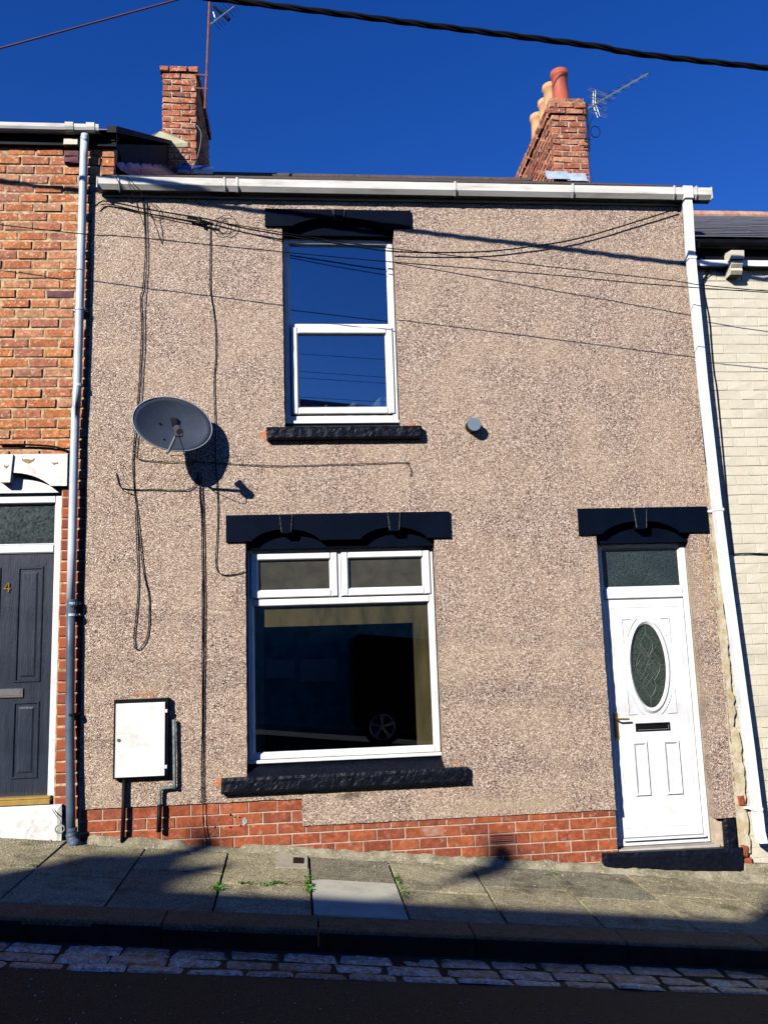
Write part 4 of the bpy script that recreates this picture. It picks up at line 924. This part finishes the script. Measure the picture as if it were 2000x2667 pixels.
cable([(303, 1232), (309, 1258), (318, 1271), (351, 1275), (407, 1275), (477, 1277), (500, 1271), (512, 1255), (514, 1240)], .0042, 'short black cable hooked left and curving up behind the dish shadow')
cable([(311, 1262), (322, 1278), (340, 1286), (348, 1288)], .0028, 'tiny stub of cable under the hooked cable')
# swags below the gutter
y_ = -.040
cable([(248, 536), (262, 525), (277, 523), (330, 533), (389, 545), (500, 563), (560, 574), (620, 590), (729, 610), (862, 631), (1000, 652), (1120, 657), (1271, 654), (1392, 640), (1500, 622), (1620, 588), (1700, 563), (1762, 543)], .0062, 'black power cable sagging across the front below the gutter', y=y_)
cable([(262, 532), (290, 532), (389, 556), (480, 574), (520, 582), (545, 585)], .0045, 'black cable under the sagging one, left of the junction box', y=-.02)
B = MB(); p = at(522, 572, -.05); q_ = at(560, 588, -.05)
B.tube([at(488, 566, -.045), at(508, 569, -.05), at(540, 578, -.05), at(556, 583, -.045)], .012, 8); B.tube([at(518, 565, -.05), at(522, 580, -.05)], .016, 8)
B.build('cable_joint', BLK, None, label='lumpy black cable joint where the wires meet under the gutter', category='cable joint')
for (cx, cy, rr, lab) in ((574, 588, 22, 'coil of spare wire hanging right of the cable joint'), (590, 584, 26, 'wider loop of spare wire around the small coil')):
    cable([(cx + rr * math.cos(t), cy + rr * .95 * math.sin(t)) for t in [2 * math.pi * k / 12 for k in range(13)]], .0030, lab, y=-.025, name='wire_coil')
cable([(386, 520), (388, 555), (400, 568), (415, 574), (424, 568), (418, 545), (402, 530)], .0025, 'small loose loop of thin wire right of the leftmost cables', y=-.015)
cable([(298, 462, ), (308, 470), (312, 500)], .0040, 'short pale wire over the left end of the gutter', y=-.15, m=CABG)
cable([(330, 462), (340, 490), (352, 520), (366, 560), (375, 585)], .0035, 'left one of two wires crossing the gutter end to the wall', y=-.148)
cable([(334, 462), (350, 480), (368, 500), (371, 525), (378, 560), (377, 583)], .0035, 'right one of two wires crossing the gutter end to the wall', y=-.145)
# overhead lines
def sag(a, b_, s, n=24): a, b_ = Vector(a), Vector(b_); return [a.lerp(b_, i / n) + Vector((0, 0, -4 * s * (i / n) * (1 - i / n))) for i in range(n + 1)]
P = [Vector((-13, -1.30, 7.82)), Vector((-3.82, -1.37, 6.80)), Vector((-.37, -1.44, 6.42)), Vector((.86, -1.45, 6.29)), Vector((2.2, -1.47, 6.14)), Vector((3.6, -1.48, 5.99)), Vector((12, -1.55, 5.35))]
P = smooth_path(P, 40); B = MB(); L_ = 0
for s in range(3):
    Q = []; L_ = 0
    for i, p in enumerate(P):
        if i: L_ += (p - P[i - 1]).length
        t = L_ * 9 + s * 2 * math.pi / 3; Q.append(p + Vector((0, math.cos(t) * .011, math.sin(t) * .011)))
    B.tube(Q, .0125, 6)
B.build('overhead_cable', CABL, None, smooth=True, label='thick twisted black overhead cable sloping down across the sky', category='cable')
wA = [(-12, -.15, 6.45), (-2.88, -.36, 5.245), (-1.32, -.42, 5.065), (.46, -.48, 4.87), (1.97, -.55, 4.72), (3.69, -.62, 4.55), (9, -.85, 4.15)]
cable(wA, .0042, 'thin black overhead wire crossing the brick wall, the upper window and the pebbledash', k=8, name='telephone_wire')
s0 = at(560, 576, -.04)
cable([tuple(s0), tuple(at(729, 604, -.08)), tuple(at(850, 623, -.10)), (.75, -.12, 5.15), (2.3, -.215, 4.93), (3.28, -.28, 4.79), (4.0, -.32, 4.69), (8, -.6, 4.25)], .0042, 'thin wire leaving the cable joint and running off down to the right', k=6, name='telephone_wire')
a = at(0, 116, 1.6); c = at(425, 0, 1.6); d_ = (c - a)
cable([tuple(p) for p in sag(a - d_ * 3, c + d_ * 2.5, .04, 30)], .0105, 'thin reddish wire crossing the sky at the top left', m=REDW, k=1, name='telephone_wire')
for i, (z0, z1, y0) in enumerate(((8.2, 7.0, -8.6), (8.0, 6.7, -8.9), (7.75, 6.55, -8.7), (7.4, 6.3, -9.0))):
    cable(sag((-14, y0, z0 + .5), (12, y0 + .3, z1 - .4), .25), .0045, 'telephone wire along the far side of the street, ' + ('highest', 'second highest', 'third highest', 'lowest')[i] + ' of four', k=1, name='telephone_wire', group='wires along the far side of the street')
cable([(1905, 625), (1880, 655), (1855, 690), (1833, 725), (1832, 745), (1836, 775), (1847, 830), (1851, 880), (1855, 930), (1860, 975), (1866, 1010), (1876, 1110), (1888, 1240), (1896, 1330), (1910, 1445)], .0055, 'black cable hanging down the cream wall beside the white drainpipe', y=.018)
cable([(1856, 706), (1842, 714), (1832, 728)], .0045, 'short cable joining the hanging cable from the eaves bracket', y=.01)
cable([(1912, 1443), (1950, 1441), (1990, 1443), (2040, 1443)], .006, 'level black cable with clips across the cream wall', y=.02)
cable([(0, 1158), (60, 1158), (110, 1160), (150, 1165), (182, 1177)], .0085, 'thick black cable clipped above the white lintel of the brick house', y=-.0)
cable([(512, 325), (524, 345), (521, 380), (512, 415), (505, 428), (492, 455), (484, 466)], .0055, 'pale cable dangling down the left chimney to the roof', y=2.80, m=CABG)

# ------------------------------------------------------------------ aerials
ta = thing('television_aerial', 'old rusty aerial mast with small aerial on the left chimney', 'aerial', tuple(at(534, 281, 2.82)))
y_ = 2.80
B = MB(); B.tube([at(534, 283, y_), at(539, 180, y_), at(546, 5, y_), at(549, -60, y_)], .016, 8); B.build('mast', RUST, ta)
for (pa, pb) in (((509, 193), (543, 196)), ((507, 228), (542, 231))):
    B = MB(); B.tube([at(*pa, y_ + .04), at(*pb, y_ - .005)], .012, 6); B.build('wall_bracket', RUST, ta)
B = MB(); B.tube([at(548, 62, y_), at(612, 14, y_ - .5)], .010, 6); B.tube([at(556, 30, y_), at(562, 52, y_)], .008, 6); B.build('boom', ALU, ta)
a0, a1 = at(556, 56, y_), at(612, 14, y_ - .5)
for k in range(8):
    p = a0.lerp(a1, k / 7); e = Vector((.09, -.02, -.13)) * (1 - .05 * k); B = MB(); B.tube([p - e, p + e], .0035, 5); B.build('element', BLK, ta)
B = MB(); B.tube([at(558, 17, y_), at(596, 50, y_ - .1)], .022, 6); B.build('reflector_bar', BLK, ta)
tb = thing('television_aerial', 'long silver television aerial pointing right from the right chimney', 'aerial', tuple(at(1534, 391, 2.84)))
y_ = 2.83
B = MB(); B.tube([at(1527, 268, y_), at(1531, 330, y_), at(1534, 392, y_)], .013, 8); B.build('mast', BLK, tb)
for pb in ((1537, 362), (1536, 383)):
    B = MB(); B.tube([at(1521, pb[1] - 1, y_ + .05), at(*pb, y_ - .01)], .011, 6); B.build('wall_bracket', BLK, tb)
e1 = at(1687, 190, y_ - .1); e0 = at(1529, 282, y_)
B = MB(); B.tube([e0, e1], .011, 6); B.build('boom', ALU, tb)
for k in range(13):
    t = .13 + .87 * k / 12; p = e0.lerp(e1, t); l = .085 * (1 - .35 * t); e = Vector((.45, -.55, -.62)).normalized() * l * (1.0 if k > 3 else 1.7)
    B = MB(); B.tube([p - e, p + e], .0042, 5); B.build('element', TIN if k % 2 else BLK, tb)
for dx in (0, .06):
    p = e0.lerp(e1, .12) + Vector((dx * .5, 0, dx * .4)); B = MB(); B.tube([p + Vector((.0, 0, .19)), p + Vector((-.02, 0, .0)), p + Vector((.03, 0, -.19))], .0055, 6)
    for k in range(4):
        z = -.16 + .105 * k; B.tube([p + Vector((-.08, 0, z + .06)), p + Vector((.13, -.05, z - .06))], .0042, 5)
    B.build('reflector_grid', TIN, tb)
B = MB(); c_ = at(1550, 342, y_); B.tube([c_ + Vector((.065 * math.cos(t), 0, .08 * math.sin(t))) for t in [2 * math.pi * k / 24 for k in range(25)]], .0055, 5); B.tube(smooth_path([at(1533, 395, y_), at(1534, 420, y_), at(1540, 450, y_), at(1548, 480, y_)], 3), .0045, 5); B.tube(smooth_path([at(1545, 300, y_), at(1535, 325, y_), at(1533, 345, y_), at(1535, 390, y_)], 3), .0045, 5); B.build('aerial_lead', BLK, tb)

# ------------------------------------------------------------------ things on the pavement
sc_ = thing('stopcock_cover', 'pale square concrete stopcock cover with a black slot in the pavement', 'drain cover', tuple(gp(758, 2245)))
B = MB(); q4 = [gp(717, 2262), gp(801, 2263), gp(801, 2231), gp(720, 2228)]
B.add([(p.x, p.y, gz(p.x, p.y) + .006) for p in q4] + [(p.x, p.y, gz(p.x, p.y) - .03) for p in q4], [(0, 1, 2, 3), (0, 4, 5, 1), (1, 5, 6, 2), (2, 6, 7, 3), (3, 7, 4, 0)]); B.build('cover_block', mat('pale_stopcock', (.50, .44, .32), (.4, .35, .25), 12, .9, bmp=.5), sc_)
B = MB(); q4 = [gp(763, 2247, .012), gp(790, 2248, .012), gp(790, 2234, .012), gp(764, 2233, .012)]
B.add([(p.x, p.y, gz(p.x, p.y) + .011) for p in q4] + [(p.x, p.y, gz(p.x, p.y) + .0) for p in q4], [(0, 1, 2, 3), (0, 4, 5, 1), (1, 5, 6, 2), (2, 6, 7, 3), (3, 7, 4, 0)]); B.build('slot', BLK, sc_)
def weed(pts, n, size, label, spread=.015):
    B = MB()
    for i in range(n):
        k = rnd() * (len(pts) - 1); a_ = gp(*pts[int(k)]).lerp(gp(*pts[min(int(k) + 1, len(pts) - 1)]), k % 1)
        x, y = a_.x + random.gauss(0, spread), a_.y + random.gauss(0, spread * .7); z = gz(x, y) + .002
        s = size * ru(.5, 1.2); t = ru(0, 6.28); lean = ru(.3, 1.1); d1 = Vector((math.cos(t), math.sin(t), 0)); up = Vector((0, 0, 1)); w = Vector((-d1.y, d1.x, 0)) * s * ru(.22, .4)
        o = Vector((x, y, z)); tip = o + d1 * s * math.sin(lean) + up * s * math.cos(lean); mid = o + (tip - o) * .55 + up * s * .12
        B.add([o, mid - w, mid + w, tip], [(0, 1, 3, 2)])
    return B.build('weed', GREEN, None, label=label, category='weed', group='weeds in the paving joints')
weed([(548, 2330), (560, 2312), (570, 2322), (575, 2304)], 90, .022, 'bright green weed at the left joint crack by the shadow edge')
weed([(620, 2302), (640, 2304), (656, 2302)], 60, .016, 'short row of weeds left of the long weed row')
weed([(672, 2308), (700, 2308), (720, 2300), (748, 2308)], 110, .019, 'long row of weeds along the middle joint, left of the pale slab')
weed([(800, 2285), (803, 2310), (806, 2330), (802, 2300)], 130, .024, 'tall tuft of weeds at the left corner of the pale slab')
weed([(817, 2295), (826, 2294)], 25, .014, 'few weed leaves along the back edge of the pale slab')
weed([(1030, 2285), (1040, 2300), (1050, 2325), (1058, 2345)], 110, .020, 'weeds filling the joint right of the pale slab')
weed([(1440, 2275), (1450, 2282)], 40, .016, 'small weed at the joint nearest the doorstep')
weed([(140, 2182), (155, 2184), (172, 2180)], 110, .028, 'green weed at the foot of the left drainpipe')
weed([(1265, 2325), (1290, 2360), (1315, 2398)], 60, .010, 'thin mossy line down the joint right of centre')
weed([(1515, 2345), (1545, 2375), (1575, 2408)], 60, .010, 'thin mossy line down the joint left of the door')
weed([(80, 2256), (100, 2256)], 22, .012, 'tiny weed in the leftmost joint of the pavement')
# small litter, chips and grit
B = MB()
for i in range(420):
    x, y = ru(-2.6, 4.0), ru(-1.45, -.02); 
    if rnd() < .5: y = -.02 - abs(random.gauss(0, .10))
    s = ru(.003, .009) * (1 if rnd() < .9 else 1.5); z = gz(x, y) + .002; a_ = ru(0, 3)
    B.add([(x + s * math.cos(a_ + k * 1.57), y + s * math.sin(a_ + k * 1.57), z) for k in range(4)] + [(x, y, z + s * .8)], [(0, 1, 4), (1, 2, 4), (2, 3, 4), (3, 0, 4)])
for i in range(260):
    x, y = ru(-2.6, 3.4), ru(-3.2, -2.05); s = ru(.003, .008); z = rz(x, y) + .004; a_ = ru(0, 3)
    B.add([(x + s * math.cos(a_ + k * 1.57), y + s * math.sin(a_ + k * 1.57), z) for k in range(4)] + [(x, y, z + s * .8)], [(0, 1, 4), (1, 2, 4), (2, 3, 4), (3, 0, 4)])
B.build('grit', mat('pale_grit', (.45, .40, .32), (.30, .27, .22), 10, .9), None, kind='stuff')
B = MB(); B.tube(smooth_path([at(135, 2108, -.04), at(146, 2124, -.05), at(157, 2138, -.06), at(156, 2150, -.06)], 3), .004, 5); B.tube([at(156, 2160, -.06) + Vector((.035 * math.cos(t), 0, .03 * math.sin(t))) for t in [2 * math.pi * k / 14 for k in range(15)]], .006, 6)
B.build('wire_loop', mat('rope_grey', (.35, .33, .28), (.2, .19, .16), 20, .8), None, smooth=True, label='loop of grey wire at the white doorstep beside the drainpipe', category='wire')

# ------------------------------------------------------------------ across the street: it throws the long shadow and is mirrored in the glass
ORD = ('first', 'second', 'third', 'fourth', 'fifth', 'sixth', 'seventh', 'eighth')
def opp_house(x0, x1, blinds, idx):
    h = thing('terraced_house', 'pale green rendered terraced house across the street, ' + ORD[idx] + ' from the left', 'house', ((x0 + x1) / 2, -10, rz((x0 + x1) / 2, -9) + .1), 'houses across the street')
    k = -.1077; ez = lambda x: 6.42 + k * (x + 11.14) + 0.34; rdz = 2.52
    g = lambda x: rz(x, -9) + .08
    B = MB()
    def slab(x0_, x1_, y0, y1, z0f, z1f): B.add([(x0_, y0, z0f(x0_)), (x1_, y0, z0f(x1_)), (x1_, y1, z0f(x1_)), (x0_, y1, z0f(x0_)), (x0_, y0, z1f(x0_)), (x1_, y0, z1f(x1_)), (x1_, y1, z1f(x1_)), (x0_, y1, z1f(x0_))], [(0, 3, 2, 1), (4, 5, 6, 7), (0, 1, 5, 4), (1, 2, 6, 5), (2, 3, 7, 6), (3, 0, 4, 7)])
    slab(x0, x1, -18, -10.0, g, ez); B.build('wall', OPPW, h)
    B = MB(); B.add([(x, y, ez(x) + z) for x in (x0, x1) for y, z in ((-18.15, -.05), (-14, rdz), (-9.85, -.05))], [(0, 1, 2), (5, 4, 3), (0, 3, 4, 1), (1, 4, 5, 2), (2, 5, 3, 0)]); B.build('roof', OPPR, h)
    for (a, w, z0, z1, nm) in ((x0 + 2.60, .56, .95, 1.30, 'window'), (x0 + 3.36, .72, .94, 1.38, 'window'), (x0 + 3.0, 1.0, 3.8, 5.3, 'window'), (x0 + .9, .9, .05, 2.2, 'door')):
        zz = g(a)
        B = MB(); frame(B, a - w / 2, a + w / 2, zz + z0, zz + z1, .07, -10.03 + .0, -9.985); 
        fr = B.build(nm, UPVC, h)
        B = MB(); B.box(a - w / 2 + .065, a + w / 2 - .065, -10.0 - .0, -9.992, zz + z0 + .065, zz + z1 - .065); B.build('pane' if nm == 'window' else 'leaf', NET if (nm == 'window' and blinds) else DARKROOM, fr)
    return h, ez
for i in range(-3, 4):
    opp_house(-13.86 + .25 + 5.24 * i, -13.86 + .25 + 5.24 * (i + 1) - .004, i in (1, 2, 3), i + 3)
def opp_chimney(x, zt, idx, y0=-14.45, y1=-13.75, w=.55):
    c = thing('chimney_stack', 'brick chimney stack on the roofs across the street, ' + ORD[idx] + ' from the left', 'chimney', (x, -14, zt - 1.3), 'chimneys across the street')
    B = MB(); B.box(x, x + w, y0, y1, zt - 1.6, zt); B.box(x - .04, x + w + .04, y0 - .04, y1 + .04, zt - .16, zt - .04); B.build('stack', BR_CHIM, c)
    for k in range(2): pot(c, x + w / 2, y0 + .18 + k * (y1 - y0 - .36), zt, .11, .35, POTC)
opp_chimney(-13.87, 10.10, 1, -15.0, -14.0, .56)
opp_chimney(-8.64, 9.56, 2, -15.0, -14.0, .56)
opp_chimney(-3.45, 9.05, 3); opp_chimney(-19.2, 10.75, 0)
fl = thing('flue_pipe', 'tall thin flue with a wider cowl on a roof across the street', 'flue', (-11.05, -14, 9.1))
B = MB(); B.cyl((-11.1, -14, 9.0), (-11.1, -14, 9.75), .025, n=8); B.build('pole', TIN, fl)
B = MB(); B.lathe([(0, 0), (.09, .03), (.12, .12), (.12, .42), (.08, .5), (0, .52)], (-11.06, -14, 9.66), 14); B.build('cowl', TIN, fl)

# parked van behind the photographer, mirrored in the ground floor window
van = thing('parked_van', 'black van parked across the street, mirrored in the ground floor window', 'van', (2.9, -9.0, rz(2.9, -8.6)))
g = lambda x: rz(x, -8.4)
B = MB(); prof = [(.84, .35), (.80, .75), (.95, 1.05), (1.65, 1.22), (2.35, 1.92), (2.7, 2.0), (5.0, 2.0), (5.12, 1.9), (5.15, .35)]
prof = [(5.98 - x, z) for x, z in prof][::-1]
n = len(prof); vs = []
for (y, tuck) in ((-8.25, 0), (-8.20, .04), (-9.95, .04), (-9.90, 0)):
    pass
def vp(x, z, y): return (x, y + (.13 * max(0, z - 1.1) * (-1 if y > -9 else 1)), g(x) + z)
B.add([vp(x, z, -8.2) for x, z in prof] + [vp(x, z, -9.95) for x, z in prof], [tuple(range(n)), tuple(range(2 * n - 1, n - 1, -1))] + [(i, i + n, (i + 1) % n + n, (i + 1) % n) for i in range(n)])
B.build('body', VANP, van)
for x in (1.32, 4.2):
    for y in (-8.2, -9.95):
        s = 1 if y > -9 else -1; z = g(x) + .37
        B = MB(); B.cyl((x, y - s * .2, z), (x, y + s * .012, z), .34, n=28); wh = B.build('wheel', TYRE, van)
        B = MB(); B.tube([(x + .22 * math.cos(t), y + s * .02, z + .22 * math.sin(t)) for t in [2 * math.pi * k / 24 for k in range(25)]], .012, 6)
        for k in range(5):
            t = 2 * math.pi * k / 5 + .3; B.tube([(x, y + s * .02, z), (x + .22 * math.cos(t + .1), y + s * .02, z + .22 * math.sin(t + .1))], .013, 5); B.tube([(x, y + s * .02, z), (x + .22 * math.cos(t - .1), y + s * .02, z + .22 * math.sin(t - .1))], .013, 5)
        B.cyl((x, y, z), (x, y + s * .03, z), .04, n=12); B.build('rim', ALU, wh)
B = MB(); B.add([vp(x, z, -8.19) for x, z in ((3.75, 1.25), (4.25, 1.25), (3.75, 1.8), (3.6, 1.8))], [(0, 1, 2, 3)]); B.build('side_window', GLASS, van)
print('objects', len(bpy.data.objects))
